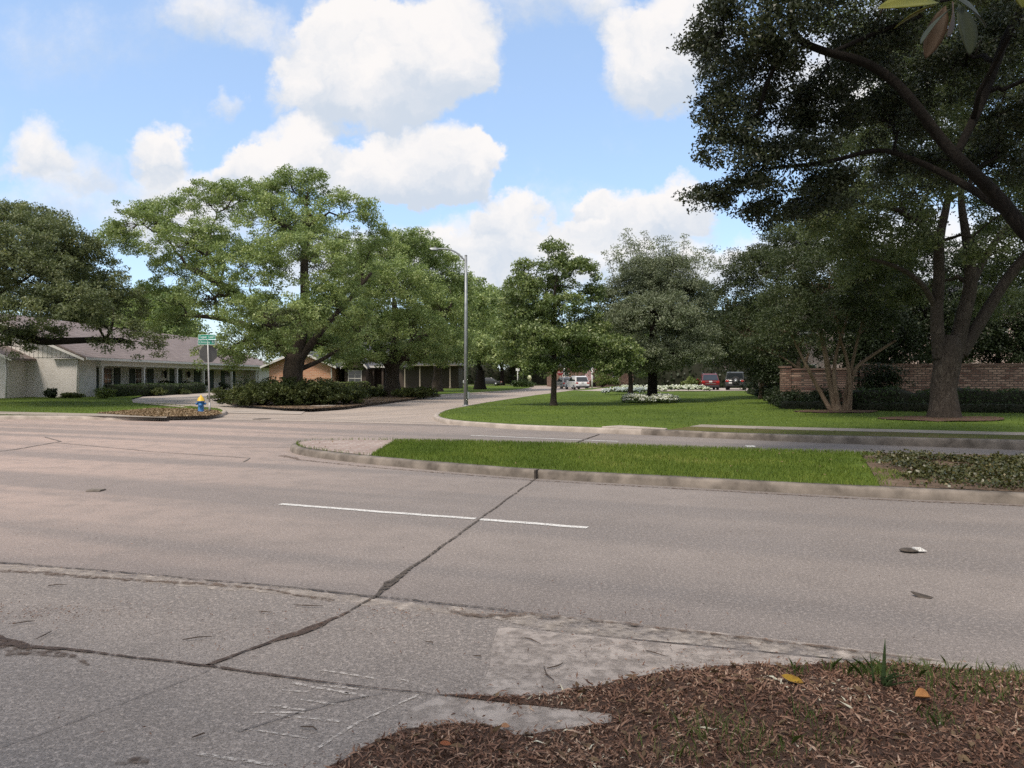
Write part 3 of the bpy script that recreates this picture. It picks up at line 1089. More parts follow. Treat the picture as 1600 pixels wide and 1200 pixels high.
def hedge_box(name, label, cat, line, width, height, zf, lmat, group=None, seed=1, size=0.09, dens=260, round_=0.0, rough=0.06):
    """a clipped or loose hedge along a ground line; leaf shell over a dense twiggy body"""
    rng = np.random.default_rng(seed)
    b = Vector((line[0].x, line[0].y, zf(line[0].x, line[0].y)))
    root = empty(name, b, label, cat, group)
    line = resample(line, 0.35)
    lo, hi = offset_line(line, -width / 2), offset_line(line, width / 2)
    mb = MB()
    n = len(line)
    vs = []
    prof = [(0.08, 0.0), (0.02, 0.45), (0.10, 0.88), (0.5, 0.95), (0.90, 0.88), (0.98, 0.45), (0.92, 0.0)]
    for i in range(n):
        e = min(i, n - 1 - i) * 0.35
        shr = sm(0.25 + e / max(0.4, width * 0.6)) if round_ else 1.0
        for (u, h) in prof:
            uu = 0.5 + (u - 0.5) * 0.86 * (0.55 + 0.45 * shr)
            p = lo[i].lerp(hi[i], uu)
            nz = mnoise.noise(Vector((p.x * 1.1, p.y * 1.1, h + seed)))
            vs.append(Vector((p.x, p.y, zf(p.x, p.y) + h * height * 0.9 * (1 + nz * rough * 3) * (0.4 + 0.6 * shr))) - b)
    m = len(prof)
    fs = [(i * m + k, (i + 1) * m + k, (i + 1) * m + k + 1, i * m + k + 1) for i in range(n - 1) for k in range(m - 1)]
    fs += [tuple(range(m)), tuple(range(n * m - 1, (n - 1) * m - 1, -1))]
    mb.add(vs, fs, True)
    mb.build('twigs', M['hedge_core'], root)
    # leaves over that shell
    tri = []
    for f in fs:
        for j in range(1, len(f) - 1):
            tri.append((f[0], f[j], f[j + 1]))
    A = np.array([list(vs[t[0]]) for t in tri])
    Bv = np.array([list(vs[t[1]]) for t in tri])
    C = np.array([list(vs[t[2]]) for t in tri])
    nr = np.cross(Bv - A, C - A)
    ar = np.linalg.norm(nr, axis=1)
    cnt = int(ar.sum() * 0.5 * dens)
    pick = rng.choice(len(tri), cnt, p=ar / ar.sum())
    u, w = rng.random(cnt), rng.random(cnt)
    fl = u + w > 1
    u[fl], w[fl] = 1 - u[fl], 1 - w[fl]
    p = A[pick] + (Bv - A)[pick] * u[:, None] + (C - A)[pick] * w[:, None]
    nn = nr[pick] / (ar[pick][:, None] + 1e-9)
    ctr = (A.mean(0))
    flip = (nn * (p - ctr)).sum(1) < 0
    nn[flip] *= -1
    p = p + nn * rng.uniform(-0.02, 1.0, (cnt, 1)) * rough
    v, rv = leaves_np(rng, p, 1, 0.01, size, size * 0.6, 0.5)
    ctr_noise = np.array([mnoise.noise(Vector((q[0] * 1.5, q[1] * 1.5, q[2] * 2))) for q in p]) * 0.5 + 0.5
    np_mesh('foliage', v, 4, lmat, root, {'rnd': np.clip(0.5 * rv + 0.5 * ctr_noise, 0, 1)})
    return root


def bush(name, label, cat, base, rx, ry, h, lmat, group=None, seed=1, n=40, k=24, size=0.12, sig=0.22, wid=None, lobes=5):
    rng = np.random.default_rng(seed)
    base = Vector(base)
    root = empty(name, base, label, cat, group)
    cl = []
    mb = MB()
    for i in range(lobes):
        a = rng.uniform(0, 6.28)
        r = rng.uniform(0, 0.62)
        hh = h * rng.uniform(0.65, 1.0) * (1 - 0.35 * r)
        lb = (math.cos(a) * rx * r, math.sin(a) * ry * r, hh * 0.5, rx * 0.55, ry * 0.55, hh * 0.5)
        cl.append(lobe_clusters(rng, lb, max(3, n // lobes), seed, 0, 0.25))
        for j in range(3):
            mb.tube([Vector((rng.normal() * 0.06, rng.normal() * 0.06, -0.03)), Vector((lb[0] * .6 + rng.normal() * .1, lb[1] * .6 + rng.normal() * .1, hh * .4)),
                     Vector((lb[0] + rng.normal() * rx * .2, lb[1] + rng.normal() * ry * .2, hh * .8))], [0.02, 0.014, 0.006], 5)
    mb.build('stems', M['bark_dark'], root)
    cl = np.concatenate(cl)
    cl[:, 2] = np.maximum(cl[:, 2], 0.04)
    v, rv = leaves_np(rng, cl, k, sig, size, wid or size * 0.55, 0.5)
    v[:, 2] = np.maximum(v[:, 2], 0.0)
    np_mesh('foliage', v, 4, lmat, root, {'rnd': rv})
    return root


def blades(name, label, cat, pts, zf, h, w, mat, seed=1, lean=0.45, kind='stuff', hvar=0.5):
    """separate grass blades (one triangle each) on the points pts (N,2)"""
    rng = np.random.default_rng(seed)
    n = len(pts)
    z = np.array([zf(x, y) for x, y in pts])
    b = np.stack([pts[:, 0], pts[:, 1], z], 1)
    a = rng.uniform(0, 2 * np.pi, n)
    d = np.stack([np.cos(a), np.sin(a), np.zeros(n)], 1)
    hh = h * (1 - hvar + hvar * 1.4 * rng.random(n))
    la = rng.uniform(0, 2 * np.pi, n)
    ln = np.stack([np.cos(la), np.sin(la), np.zeros(n)], 1) * (hh * lean * rng.uniform(0.2, 1.3, n))[:, None]
    tip = b + ln
    tip[:, 2] += hh
    mid = b + ln * 0.3
    mid[:, 2] += hh * 0.6
    ww = w * rng.uniform(0.7, 1.2, n)[:, None] * 0.5
    v = np.stack([b - d * ww, b + d * ww, mid + d * ww * 0.8, tip, mid - d * ww * 0.8], 1).reshape(-1, 3)
    nz = np.array([mnoise.noise(Vector((x * 0.9, y * 0.9, 5))) + .8 * mnoise.noise(Vector((x * 0.22, y * 0.22, 9))) for x, y in pts]) * 0.5 + 0.5
    rv = np.clip(nz * 0.6 + rng.random(n) * 0.45, 0, 1)
    o = np_mesh(name, v, 5, mat, None, {'rnd': rv})
    return tag(o, label, cat, None, kind)


def scatter(rng, poly, n):
    a = np.array([[p[0], p[1]] for p in poly])
    out = np.zeros((0, 2))
    lo, hi = a.min(0), a.max(0)
    for _ in range(30):
        q = rng.uniform(lo, hi, (n, 2))
        out = np.concatenate([out, q[inside(poly, q)]])
        if len(out) >= n:
            break
    return out[:n]


G1, G2, G3, G4 = (0.020, 0.032, 0.010), (0.045, 0.066, 0.018), (0.085, 0.115, 0.030), (0.15, 0.18, 0.055)
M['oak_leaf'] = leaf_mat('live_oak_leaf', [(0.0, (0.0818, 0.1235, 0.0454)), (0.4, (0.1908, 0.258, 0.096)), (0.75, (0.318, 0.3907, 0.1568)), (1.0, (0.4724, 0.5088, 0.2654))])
M['oak_leaf_dark'] = leaf_mat('dark_oak_leaf', [(0.0, (0.0587, 0.0785, 0.0403)), (0.5, (0.1411, 0.1714, 0.0851)), (0.85, (0.2256, 0.2498, 0.1229)), (1.0, (0.3334, 0.3301, 0.2009))])  # oak leaf in a darker green
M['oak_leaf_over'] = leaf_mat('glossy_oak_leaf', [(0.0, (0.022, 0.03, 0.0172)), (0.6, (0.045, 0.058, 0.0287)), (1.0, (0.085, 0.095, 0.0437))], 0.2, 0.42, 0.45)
M['maple_leaf'] = leaf_mat('young_oak_leaf', [(0.0, (0.0642, 0.0949, 0.039)), (0.5, (0.1557, 0.2125, 0.078)), (0.85, (0.2748, 0.3268, 0.1254)), (1.0, (0.3848, 0.4086, 0.1948))], 0.25, 0.4, 0.45)
M['grey_leaf'] = leaf_mat('grey_green_leaf', [(0.0, (0.0849, 0.1066, 0.067)), (0.5, (0.1912, 0.2238, 0.1378)), (1.0, (0.3185, 0.3462, 0.2461))], 0.2)
M['myrtle_leaf'] = leaf_mat('myrtle_leaf', [(0.0, (0.0286, 0.042, 0.0203)), (0.5, (0.066, 0.086, 0.0391)), (1.0, (0.1155, 0.138, 0.0638))])
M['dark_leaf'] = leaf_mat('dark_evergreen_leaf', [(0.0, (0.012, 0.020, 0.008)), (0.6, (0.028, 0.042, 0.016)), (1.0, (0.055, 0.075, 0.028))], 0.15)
M['azalea_leaf'] = leaf_mat('azalea_leaf', [(0.0, (0.0254, 0.036, 0.0114)), (0.5, (0.0636, 0.0816, 0.0228)), (0.85, (0.1081, 0.126, 0.0342)), (1.0, (0.1781, 0.18, 0.0627))], 0.2)
M['box_leaf'] = leaf_mat('box_hedge_leaf', [(0.0, (0.0231, 0.042, 0.0144)), (0.6, (0.0525, 0.085, 0.0264)), (1.0, (0.0998, 0.135, 0.042))], 0.2)
M['light_leaf'] = leaf_mat('pale_shrub_leaf', [(0.0, (0.07, 0.10, 0.03)), (0.6, (0.14, 0.18, 0.05)), (1.0, (0.24, 0.27, 0.09))], 0.3)
M['grass'] = leaf_mat('grass_blade', [(0.0, (0.0722, 0.1136, 0.0201)), (0.5, (0.137, 0.1974, 0.0345)), (0.85, (0.2164, 0.2631, 0.0504)), (1.0, (0.3461, 0.3229, 0.115))], 0.3, 0.5, 0.3)
M['grass_dry'] = leaf_mat('weed_blade', [(0.0, (0.06, 0.10, 0.025)), (0.6, (0.13, 0.17, 0.05)), (1.0, (0.28, 0.24, 0.12))], 0.3, 0.5, 0.3)
M['ivy_leaf'] = leaf_mat('ivy_leaf', [(0.0, (0.022, 0.0287, 0.0082)), (0.45, (0.0506, 0.0575, 0.015)), (0.8, (0.0935, 0.0878, 0.0274)), (1.0, (0.165, 0.1237, 0.0513))], 0.15, 0.4, 0.5)
M['chip'] = leaf_mat('mulch_chip', [(0.0, (0.0787, 0.0405, 0.0282)), (0.4, (0.1932, 0.1026, 0.0693)), (0.75, (0.3291, 0.1998, 0.1359)), (0.92, (0.5152, 0.3645, 0.2629)), (1.0, (0.6, 0.567, 0.4361))], 0.0, 0.8, 0.2)
M['dead_leaf'] = leaf_mat('dead_leaf', [(0.0, (0.10, 0.062, 0.038)), (0.5, (0.24, 0.165, 0.095)), (1.0, (0.42, 0.33, 0.22))], 0.1, 0.7, 0.2)
M['petal'] = leaf_mat('white_petal', [(0.0, (0.62, 0.64, 0.58)), (1.0, (0.85, 0.86, 0.84))], 0.25, 0.6, 0.2)
M['petal_blue'] = leaf_mat('bluish_petal', [(0.0, (0.52, 0.56, 0.62)), (1.0, (0.76, 0.80, 0.86))], 0.25, 0.6, 0.2)
M['bark'] = bark_mat('oak_bark', (0.020, 0.015, 0.012), (0.085, 0.068, 0.054), (0.19, 0.16, 0.13), 11.0)
M['bark_dark'] = bark_mat('dark_bark', (0.007, 0.006, 0.005), (0.026, 0.021, 0.017), (0.070, 0.057, 0.047), 14.0)
M['bark_myrtle'] = bark_mat('myrtle_bark', (0.14, 0.098, 0.066), (0.24, 0.175, 0.118), (0.33, 0.255, 0.18), 5.0)
M['hedge_core'] = simple('hedge_core', (0.022, 0.024, 0.011), (0.012, 0.013, 0.007), 9.0, 0.95, 0.5)

# ------------------------------------------------------------------ trees
def gz(px, py, y, zf):
    x = (px - 800) / F * y
    return V(x, y, zf(x, y))


OAKS = 'live oaks along the side street'
# great live oak on the azalea island
b = gz(460, 600, 43, z_left)
make_tree('live_oak', 'huge spreading live oak rising out of the azalea mound at the corner', 'tree', b,
          [(b.x, b.y, b.z, 0.58), (b.x - .05, b.y, b.z + 1.4, 0.52), (b.x + .02, b.y, b.z + 2.9, 0.56)],
          lobes_px(43, [(215, 352, 62, 34, 0), (190, 385, 45, 30, 2), (265, 335, 50, 30, 2), (335, 318, 66, 36, 0), (395, 312, 52, 34, 2), (455, 300, 58, 34, 1), (490, 285, 32, 22, 0), (540, 335, 50, 36, -1),
                         (585, 375, 30, 30, 1), (430, 350, 80, 44, -2), (300, 385, 75, 42, -2), (385, 425, 72, 48, -4), (480, 410, 88, 52, -4), (330, 468, 62, 36, -2), (275, 430, 46, 34, 3), (430, 495, 88, 44, -5),
                         (515, 480, 66, 44, -3), (375, 540, 48, 36, -3), (250, 470, 50, 32, 5), (560, 420, 42, 46, 2), (275, 508, 44, 28, 6), (480, 380, 70, 54, 4), (350, 400, 60, 40, 4), (420, 540, 45, 24, -5), (505, 540, 46, 20, 1), (545, 548, 34, 14, 3), (345, 560, 40, 24, -1), 
                         (560, 520, 34, 34, -3)]),
          M['oak_leaf'], M['bark'], OAKS, seed=11, cl_per_m2=1.25, k=70, sig=0.42, size=0.130, wid=0.072, gap=0.40, limb_r=0.66,
          limbs=[[(b.x - .1, b.y, b.z + 2.6, .40), (b.x - 1.2, b.y - .4, b.z + 4.6, .32), (b.x - 3.6, b.y - .6, b.z + 6.6, .22), (b.x - 6.4, b.y, b.z + 8.0, .12)],
                 [(b.x + .1, b.y, b.z + 2.6, .40), (b.x + .6, b.y + .3, b.z + 5.2, .32), (b.x + .4, b.y + .4, b.z + 8.6, .2), (b.x + .9, b.y, b.z + 11, .1)],
                 [(b.x + .2, b.y, b.z + 2.4, .30), (b.x + 1.3, b.y + .3, b.z + 4.0, .20), (b.x + 3.0, b.y + .6, b.z + 6.0, .13), (b.x + 4.4, b.y + .4, b.z + 7.6, .07)],
                 [(b.x + .2, b.y, b.z + 1.9, .18), (b.x + 1.5, b.y + .6, b.z + 2.5, .12), (b.x + 2.8, b.y + 1.0, b.z + 3.5, .09), (b.x + 4.2, b.y + 1.4, b.z + 4.2, .05)],
                 [(b.x - .1, b.y + .1, b.z + 2.7, .34), (b.x - 2.4, b.y + 1.6, b.z + 4.3, .24), (b.x - 5.5, b.y + 3.4, b.z + 5.2, .16), (b.x - 8, b.y + 4, b.z + 5.4, .08)]])
# oak in front of the white house, trunk out of sight to the left
b = V(-32.5, 39, z_left(-32.5, 39))
make_tree('live_oak', 'broad live oak at the picture edge, low limb crossing in front of the white house', 'tree', b,
          [(b.x, b.y, b.z, 0.55), (b.x + .1, b.y, b.z + 1.5, 0.5), (b.x + .2, b.y, b.z + 2.8, 0.52)],
          lobes_px(39, [(60, 372, 72, 40, 0), (-20, 352, 80, 46, 1), (125, 418, 66, 44, 1), (20, 425, 90, 56, -3), (165, 462, 48, 40, 1), (100, 478, 76, 34, -3), (-60, 450, 80, 56, -2), (10, 490, 70, 30, -4),
                         (-140, 400, 90, 70, 2), (150, 505, 44, 20, -1), (60, 430, 80, 56, 4), (40, 350, 60, 30, 2), (95, 395, 60, 40, 0), (-10, 395, 90, 50, -3), (228, 540, 30, 27, 1), (205, 512, 22, 14, 1), (170, 538, 24, 10, 0), (15, 540, 34, 20, -1), (60, 520, 44, 14, 0), (-230, 480, 80, 60, 0),
                         (200, 470, 30, 34, 3), (-100, 380, 80, 60, -5), (110, 450, 60, 50, 5)]),
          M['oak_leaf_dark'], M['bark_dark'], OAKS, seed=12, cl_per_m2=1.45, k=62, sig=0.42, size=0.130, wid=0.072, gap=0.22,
          limbs=[[(b.x + .2, b.y, b.z + 2.5, .34), tuple(W(-60, 505, 39)) + (.30,), tuple(W(20, 517, 39)) + (.24,), tuple(W(58, 534, 39)) + (.22,), tuple(W(100, 533, 39)) + (.18,), tuple(W(165, 530, 39)) + (.14,), tuple(W(205, 535, 40)) + (.08,)],
                 [tuple(W(165, 531, 39)) + (.1,), tuple(W(174, 515, 39)) + (.07,), tuple(W(178, 495, 39)) + (.05,)]])
# third oak by the curb of the side street
b = gz(612, 611, 57, z_left)
make_tree('live_oak', 'round live oak beside the curb, just left of the lamp post', 'tree', b,
          [(b.x, b.y, b.z, 0.6), (b.x, b.y, b.z + 1.5, 0.5), (b.x + .1, b.y, b.z + 2.6, 0.58)],
          lobes_px(57, [(600, 402, 58, 38, 0), (648, 384, 48, 26, 1), (690, 430, 42, 42, 2), (562, 440, 60, 44, -3), (622, 450, 72, 48, -5), (690, 486, 44, 38, 0), (545, 505, 54, 38, -3), (645, 515, 62, 36, -4), (718, 468, 24, 44, 3),
                         (590, 552, 44, 20, 0), (702, 538, 40, 26, 1), (645, 420, 66, 52, 5), (660, 470, 60, 50, 6), (560, 480, 50, 50, 5), (530, 545, 34, 22, -2), (665, 552, 36, 18, -2), (560, 562, 44, 14, -3), (520, 556, 30, 14, -2), (700, 560, 40, 14, 1), (650, 566, 30, 12, 3)]),
          M['oak_leaf'], M['bark'], OAKS, seed=13, cl_per_m2=1.1, k=66, sig=0.52, size=0.160, wid=0.088, gap=0.15,
          limbs=[[(b.x + .1, b.y, b.z + 2.3, .4), (b.x + 1.6, b.y, b.z + 4, .3), (b.x + 3.4, b.y, b.z + 5.4, .2), (b.x + 4.6, b.y, b.z + 7, .1)],
                 [(b.x - .1, b.y, b.z + 2.3, .4), (b.x - 1.4, b.y, b.z + 4.2, .3), (b.x - 3, b.y, b.z + 5.2, .2), (b.x - 5.4, b.y - 1, b.z + 5.4, .1)],
                 [(b.x, b.y, b.z + 2.3, .36), (b.x + .3, b.y, b.z + 4.8, .28), (b.x + .2, b.y, b.z + 7.5, .16)]])
b = gz(683, 602, 78, z_left)
make_tree('live_oak', 'live oak with reddish trunk, second tree behind the lamp post on the left side', 'tree', b,
          [(b.x, b.y, b.z, 0.5), (b.x, b.y, b.z + 1.6, 0.42), (b.x + .1, b.y, b.z + 2.6, 0.46)],
          lobes_px(78, [(700, 478, 44, 44, 0), (738, 500, 36, 46, 0), (708, 540, 50, 24, -3), (758, 480, 32, 28, 3), (672, 556, 36, 18, 0), (665, 500, 40, 40, 4), (745, 545, 34, 22, -2), (735, 452, 26, 22, 2)]),
          M['oak_leaf'], M['bark'], OAKS, seed=14, cl_per_m2=0.55, k=44, sig=0.8, size=0.30, wid=0.17, gap=0.1, sides=7)
b = V(-4.0, 93, 0.15)
make_tree('live_oak', 'squat live oak with short dark trunk on the far corner lawn', 'tree', b,
          [(b.x, b.y, b.z, 0.6), (b.x, b.y, b.z + 1.6, 0.55), (b.x + .1, b.y, b.z + 2.4, 0.5)],
          lobes_px(93, [(762, 482, 40, 40, 0), (792, 500, 42, 44, 0), (742, 545, 46, 24, -3), (800, 548, 46, 24, -3), (832, 520, 36, 44, 3), (770, 530, 40, 34, -5), (815, 470, 30, 30, 4), (722, 520, 26, 30, 2)]),
          M['oak_leaf'], M['bark_dark'], OAKS, seed=15, cl_per_m2=0.5, k=44, sig=0.9, size=0.32, wid=0.18, gap=0.1, sides=7)

# young broadleaf tree on the open lawn
b = gz(865, 639, 38.7, z_right)
make_tree('young_oak', 'young slender broadleaf tree alone on the sunny corner lawn', 'tree', b,
          [(b.x, b.y, b.z, 0.16), (b.x, b.y, b.z + 1.2, 0.14), (b.x + .05, b.y, b.z + 2.4, 0.13), (b.x, b.y, b.z + 4.2, .10), (b.x + .1, b.y, b.z + 6.2, 0.06)],
          lobes_px(38.7, [(868, 392, 22, 18, 0), (872, 420, 36, 22, 0), (818, 425, 20, 22, 0), (815, 455, 32, 28, -.5), (908, 428, 30, 26, 0), (855, 455, 36, 26, 1), (925, 468, 22, 28, .5), (880, 478, 36, 22, -1),
                           (805, 500, 28, 24, -.5), (838, 520, 34, 20, -1), (892, 530, 40, 22, -1.2), (935, 540, 34, 20, -.8), (975, 548, 24, 18, -.6), (798, 535, 26, 18, 0), (850, 548, 34, 15, -.6), (905, 552, 30, 14, 0),
                           (835, 575, 36, 14, -.4), (790, 560, 24, 14, 0), (880, 572, 34, 12, .4), (945, 575, 34, 14, -.5), (985, 560, 24, 18, -.4), (920, 520, 40, 22, .8), (850, 500, 36, 24, 0), (840, 490, 26, 22, 1.5), (915, 500, 26, 24, 1.2), (960, 565, 22, 10, -.4), (800, 478, 22, 20, 1)]),
          M['maple_leaf'], M['bark'], None, seed=16, cl_per_m2=3.4, k=34, sig=0.34, size=0.165, wid=0.074, gap=0.22, lift=0.12, flare=1.35, min_r=0.014, up=0.3)
# grey-green tree in the flower ring
b = gz(1019, 618, 43.2, z_right)
sp = []
rs = random.Random(8)
for px in range(958, 1115, 6):
    yy = 43.2 + rs.uniform(-2, 2)
    py = 425 - 22 * math.exp(-((px - 1015) / 55.0) ** 2) + rs.uniform(-8, 14)
    a_ = W(px, py, yy)
    q = W(px + (px - 1030) * .10 + rs.uniform(-4, 4), py - rs.uniform(16, 42), yy)
    sp.append(tuple(a_) + tuple(q))
make_tree('holly_tree', 'dense grey-green tree with upright twigs growing out of the white flower ring', 'tree', b,
          [(b.x, b.y, b.z, 0.29), (b.x, b.y, b.z + 1.3, 0.26), (b.x, b.y, b.z + 2.6, 0.25), (b.x + .1, b.y, b.z + 5.0, .16)],
          lobes_px(43.2, [(1022, 440, 44, 36, 0), (985, 455, 36, 40, 0), (1062, 462, 42, 42, 0), (1020, 500, 76, 44, -1.5), (968, 510, 34, 40, .5), (1085, 515, 38, 40, 0), (1030, 555, 84, 22, -.5), (975, 555, 34, 18, 0),
                         (1095, 552, 34, 18, 0), (1020, 480, 60, 50, 2), (1000, 425, 34, 26, .5), (1050, 425, 36, 28, .5), (1088, 470, 28, 36, .5), (955, 475, 26, 34, .8), (1010, 570, 60, 14, -.4)]),
          M['grey_leaf'], M['bark_dark'], None, seed=17, cl_per_m2=3.4, k=54, sig=0.40, size=0.12, wid=0.055, gap=0.12, min_r=0.02, sprays=sp, flare=1.35)
b = gz(985, 611, 60, z_right)
make_tree('young_oak', 'thin dark sapling standing left of the flower ring tree', 'tree', b,
          [(b.x, b.y, b.z, 0.2), (b.x, b.y, b.z + 1.4, 0.17), (b.x - .1, b.y, b.z + 2.6, 0.14)],
          lobes_px(60, [(985, 560, 36, 20, 0), (955, 572, 26, 13, 0), (1010, 578, 24, 12, 0), (975, 535, 30, 22, 0)]), M['maple_leaf'], M['bark_dark'], None, seed=18, cl_per_m2=1.8, k=34, sig=.42, size=.18, wid=.09, min_r=.02)

# row of myrtles on the right, in front of the brick wall
MY = 'crape myrtles along the dark hedge bed'
b = gz(1309, 647, 30.6, z_right)
tr = []
for (px0, pts) in ((1300, [(1275, 600), (1262, 575), (1247, 545), (1235, 520)]), (1306, [(1297, 595), (1290, 555), (1283, 520), (1275, 480)]), (1312, [(1304, 600), (1303, 565), (1316, 520), (1330, 480)]),
                   (1318, [(1325, 595), (1330, 575), (1340, 530), (1352, 480)]), (1322, [(1330, 610), (1324, 560), (1312, 530), (1308, 500)]), (1327, [(1330, 580), (1355, 560), (1395, 535), (1400, 532)])):
    q = [tuple(V((px0 - 800) / F * 30.6, 30.6, b.z - .1)) + (.10,)]
    for i, (a, c) in enumerate(pts):
        q.append(tuple(W(a, c, 30.6 + rs.uniform(-.3, .3))) + (.085 - .017 * i,))
    tr.append(q)
tr[1] = [t[:3] + (t[3] * 1.5,) for t in tr[1]]
make_tree('crape_myrtle', 'tan multi-stemmed crape myrtle fanning out in front of the brick wall', 'tree', b,
          [(b.x, b.y, b.z, .20), (b.x, b.y, b.z + .12, .16), (b.x, b.y, b.z + .3, .08)],
          lobes_px(30.6, [(1300, 430, 66, 40, 0), (1235, 470, 54, 36, .5), (1375, 440, 56, 40, .5), (1300, 490, 66, 34, -.8), (1215, 515, 40, 26, 0), (1365, 505, 44, 28, 0), (1270, 520, 40, 20, -.5), (1240, 420, 50, 36, 2), (1330, 400, 56, 34, 2),
                           (1310, 460, 60, 34, 2.2)]),
          M['myrtle_leaf'], M['bark_myrtle'], MY, seed=19, cl_per_m2=3.2, k=40, sig=0.36, size=0.115, wid=0.055, gap=0.12, limbs=tr, min_r=.014, lift=.1)
b = gz(1190, 606, 48, z_right)
make_tree('crape_myrtle', 'broad dark tree with twin straight stems behind the hedge end, right of the parked cars', 'tree', b,
          [(b.x, b.y, b.z, .16), (b.x, b.y, b.z + 1.6, .14), (b.x + .1, b.y, b.z + 3.2, .12)],
          lobes_px(48, [(1150, 470, 46, 44, 0), (1195, 432, 60, 40, 0), (1165, 525, 62, 36, -1.5), (1240, 410, 60, 44, 1), (1232, 490, 66, 48, -1), (1122, 530, 32, 28, 0), (1140, 565, 40, 16, 0), (1200, 565, 50, 16, 0), (1120, 480, 30, 36, 1), (1190, 400, 30, 20, 1), (1225, 378, 50, 28, 1), (1160, 420, 36, 30, 0), (1280, 365, 50, 30, 1.5)]),
          M['myrtle_leaf'], M['bark_myrtle'], MY, seed=20, cl_per_m2=1.6, k=44, sig=0.5, size=0.15, wid=0.075, gap=0.1, min_r=.02, lift=.14,
          limbs=[[(b.x + .35, b.y, b.z - .1, .12), (b.x + .3, b.y, b.z + 2, .1), (b.x + .5, b.y, b.z + 4, .07)]])
b = gz(1248, 622, 38, z_right)
make_tree('crape_myrtle', 'slim pale-stemmed myrtle in the hedge bed, between the twin-stemmed tree and the fanning one', 'tree', b,
          [(b.x, b.y, b.z, .13), (b.x, b.y, b.z + 1.2, .11), (b.x, b.y, b.z + 2.2, .10)],
          lobes_px(38, [(1255, 540, 40, 22, 0), (1210, 545, 44, 22, 0), (1235, 500, 46, 30, 0), (1180, 545, 34, 22, .5)]),
          M['myrtle_leaf'], M['bark_myrtle'], MY, seed=21, cl_per_m2=2.4, k=40, sig=0.42, size=0.13, wid=0.065, min_r=.016, lift=.12,
          limbs=[[(b.x + .25, b.y, b.z - .1, .09), (b.x + .2, b.y, b.z + 1.5, .08), (b.x + .5, b.y, b.z + 2.6, .05)], [(b.x, b.y, b.z + 1.8, .08), (b.x - .8, b.y, b.z + 2.4, .05), (b.x - 2.0, b.y, b.z + 2.8, .03)]])

# oak with the thick mottled trunk by the brick wall
b = gz(1475, 658, 25.0, z_right)


def LB(lst, y0):
    return [tuple(W(a, c, y0 + dy)) + (r,) for a, c, dy, r in lst]


make_tree('live_oak', 'massive live oak with a mottled trunk in a mulch circle before the brick wall', 'tree', b,
          [(b.x, b.y, b.z, .40), tuple(W(1474, 610, 25)) + (.38,), tuple(W(1480, 570, 25)) + (.41,), tuple(W(1486, 540, 25)) + (.37,), tuple(W(1488, 525, 25)) + (.25,)],
          lobes_px(25, [(1390, 300, 66, 44, 0), (1320, 360, 60, 36, 0), (1490, 240, 76, 54, 1), (1570, 320, 60, 52, 1), (1430, 190, 80, 56, 3), (1560, 150, 90, 60, 3), (1660, 380, 60, 60, 0), (1345, 250, 66, 44, 2),
                         (1290, 310, 56, 34, 1), (1425, 380, 46, 26, -1), (1590, 430, 46, 40, 2), (1500, 60, 110, 70, 3), (1400, 90, 90, 60, 4), (1650, 250, 70, 80, 2), (1260, 345, 50, 26, -1), (1545, 400, 36, 30, -2), (1530, 480, 30, 24, 4),
                         (1440, 460, 26, 26, 3), (1380, 410, 50, 30, 3), (1450, 300, 60, 50, -2.5), (1540, 230, 70, 50, -3), (1390, 200, 80, 50, -2.5), (1620, 320, 50, 60, -2.5), (1470, 130, 90, 60, -3), (1600, 60, 100, 80, -2), (1380, 20, 110, 70, -1), (1540, -80, 150, 80, 0), (1330, 330, 50, 30, -2), (1420, 350, 46, 34, 2.5), (1580, 480, 40, 30, 5), (1500, 420, 30, 26, 3.5), (1400, 470, 34, 24, 4), (1350, 440, 50, 30, 3), (1330, 400, 46, 30, 1), (1440, 400, 40, 26, 4), (1560, 370, 40, 30, 4), (1300, 370, 46, 28, 3), (1330, -80, 110, 70, -6), (1480, -150, 130, 80, -6), (1250, -40, 90, 60, -4), (1600, -160, 130, 80, -5), (1700, 60, 120, 90, -5), (1420, -260, 150, 80, -3)]),
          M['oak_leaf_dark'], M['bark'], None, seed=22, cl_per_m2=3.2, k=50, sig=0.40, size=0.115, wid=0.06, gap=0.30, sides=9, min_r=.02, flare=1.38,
          limbs=[LB([(1470, 560, 0, 0.265), (1462, 500, 0, 0.209), (1468, 430, 0, 0.181), (1466, 375, 0, 0.153), (1480, 320, 0, 0.105), (1490, 250, .5, 0.056)], 25),
                 LB([(1492, 560, 0, 0.279), (1503, 500, 0, 0.251), (1520, 440, 0, 0.209), (1510, 370, 0, 0.139), (1500, 310, .3, 0.098), (1505, 240, .8, 0.056)], 25),
                 LB([(1500, 555, 0, 0.237), (1545, 480, 0, 0.196), (1580, 425, 0, 0.167), (1630, 370, 0, 0.139), (1680, 320, 0, 0.083)], 25),
                 LB([(1464, 380, 0, 0.111), (1440, 350, -.3, 0.098), (1400, 325, -.5, 0.076), (1360, 318, -.5, 0.056), (1300, 325, -.5, 0.035)], 25),
                 LB([(1462, 480, 0, 0.111), (1440, 440, -.3, 0.091), (1400, 415, -.5, 0.070), (1360, 405, -.5, 0.042)], 25),
                 LB([(1520, 440, 0, 0.139), (1545, 390, .3, 0.111), (1580, 345, .5, 0.070)], 25)])

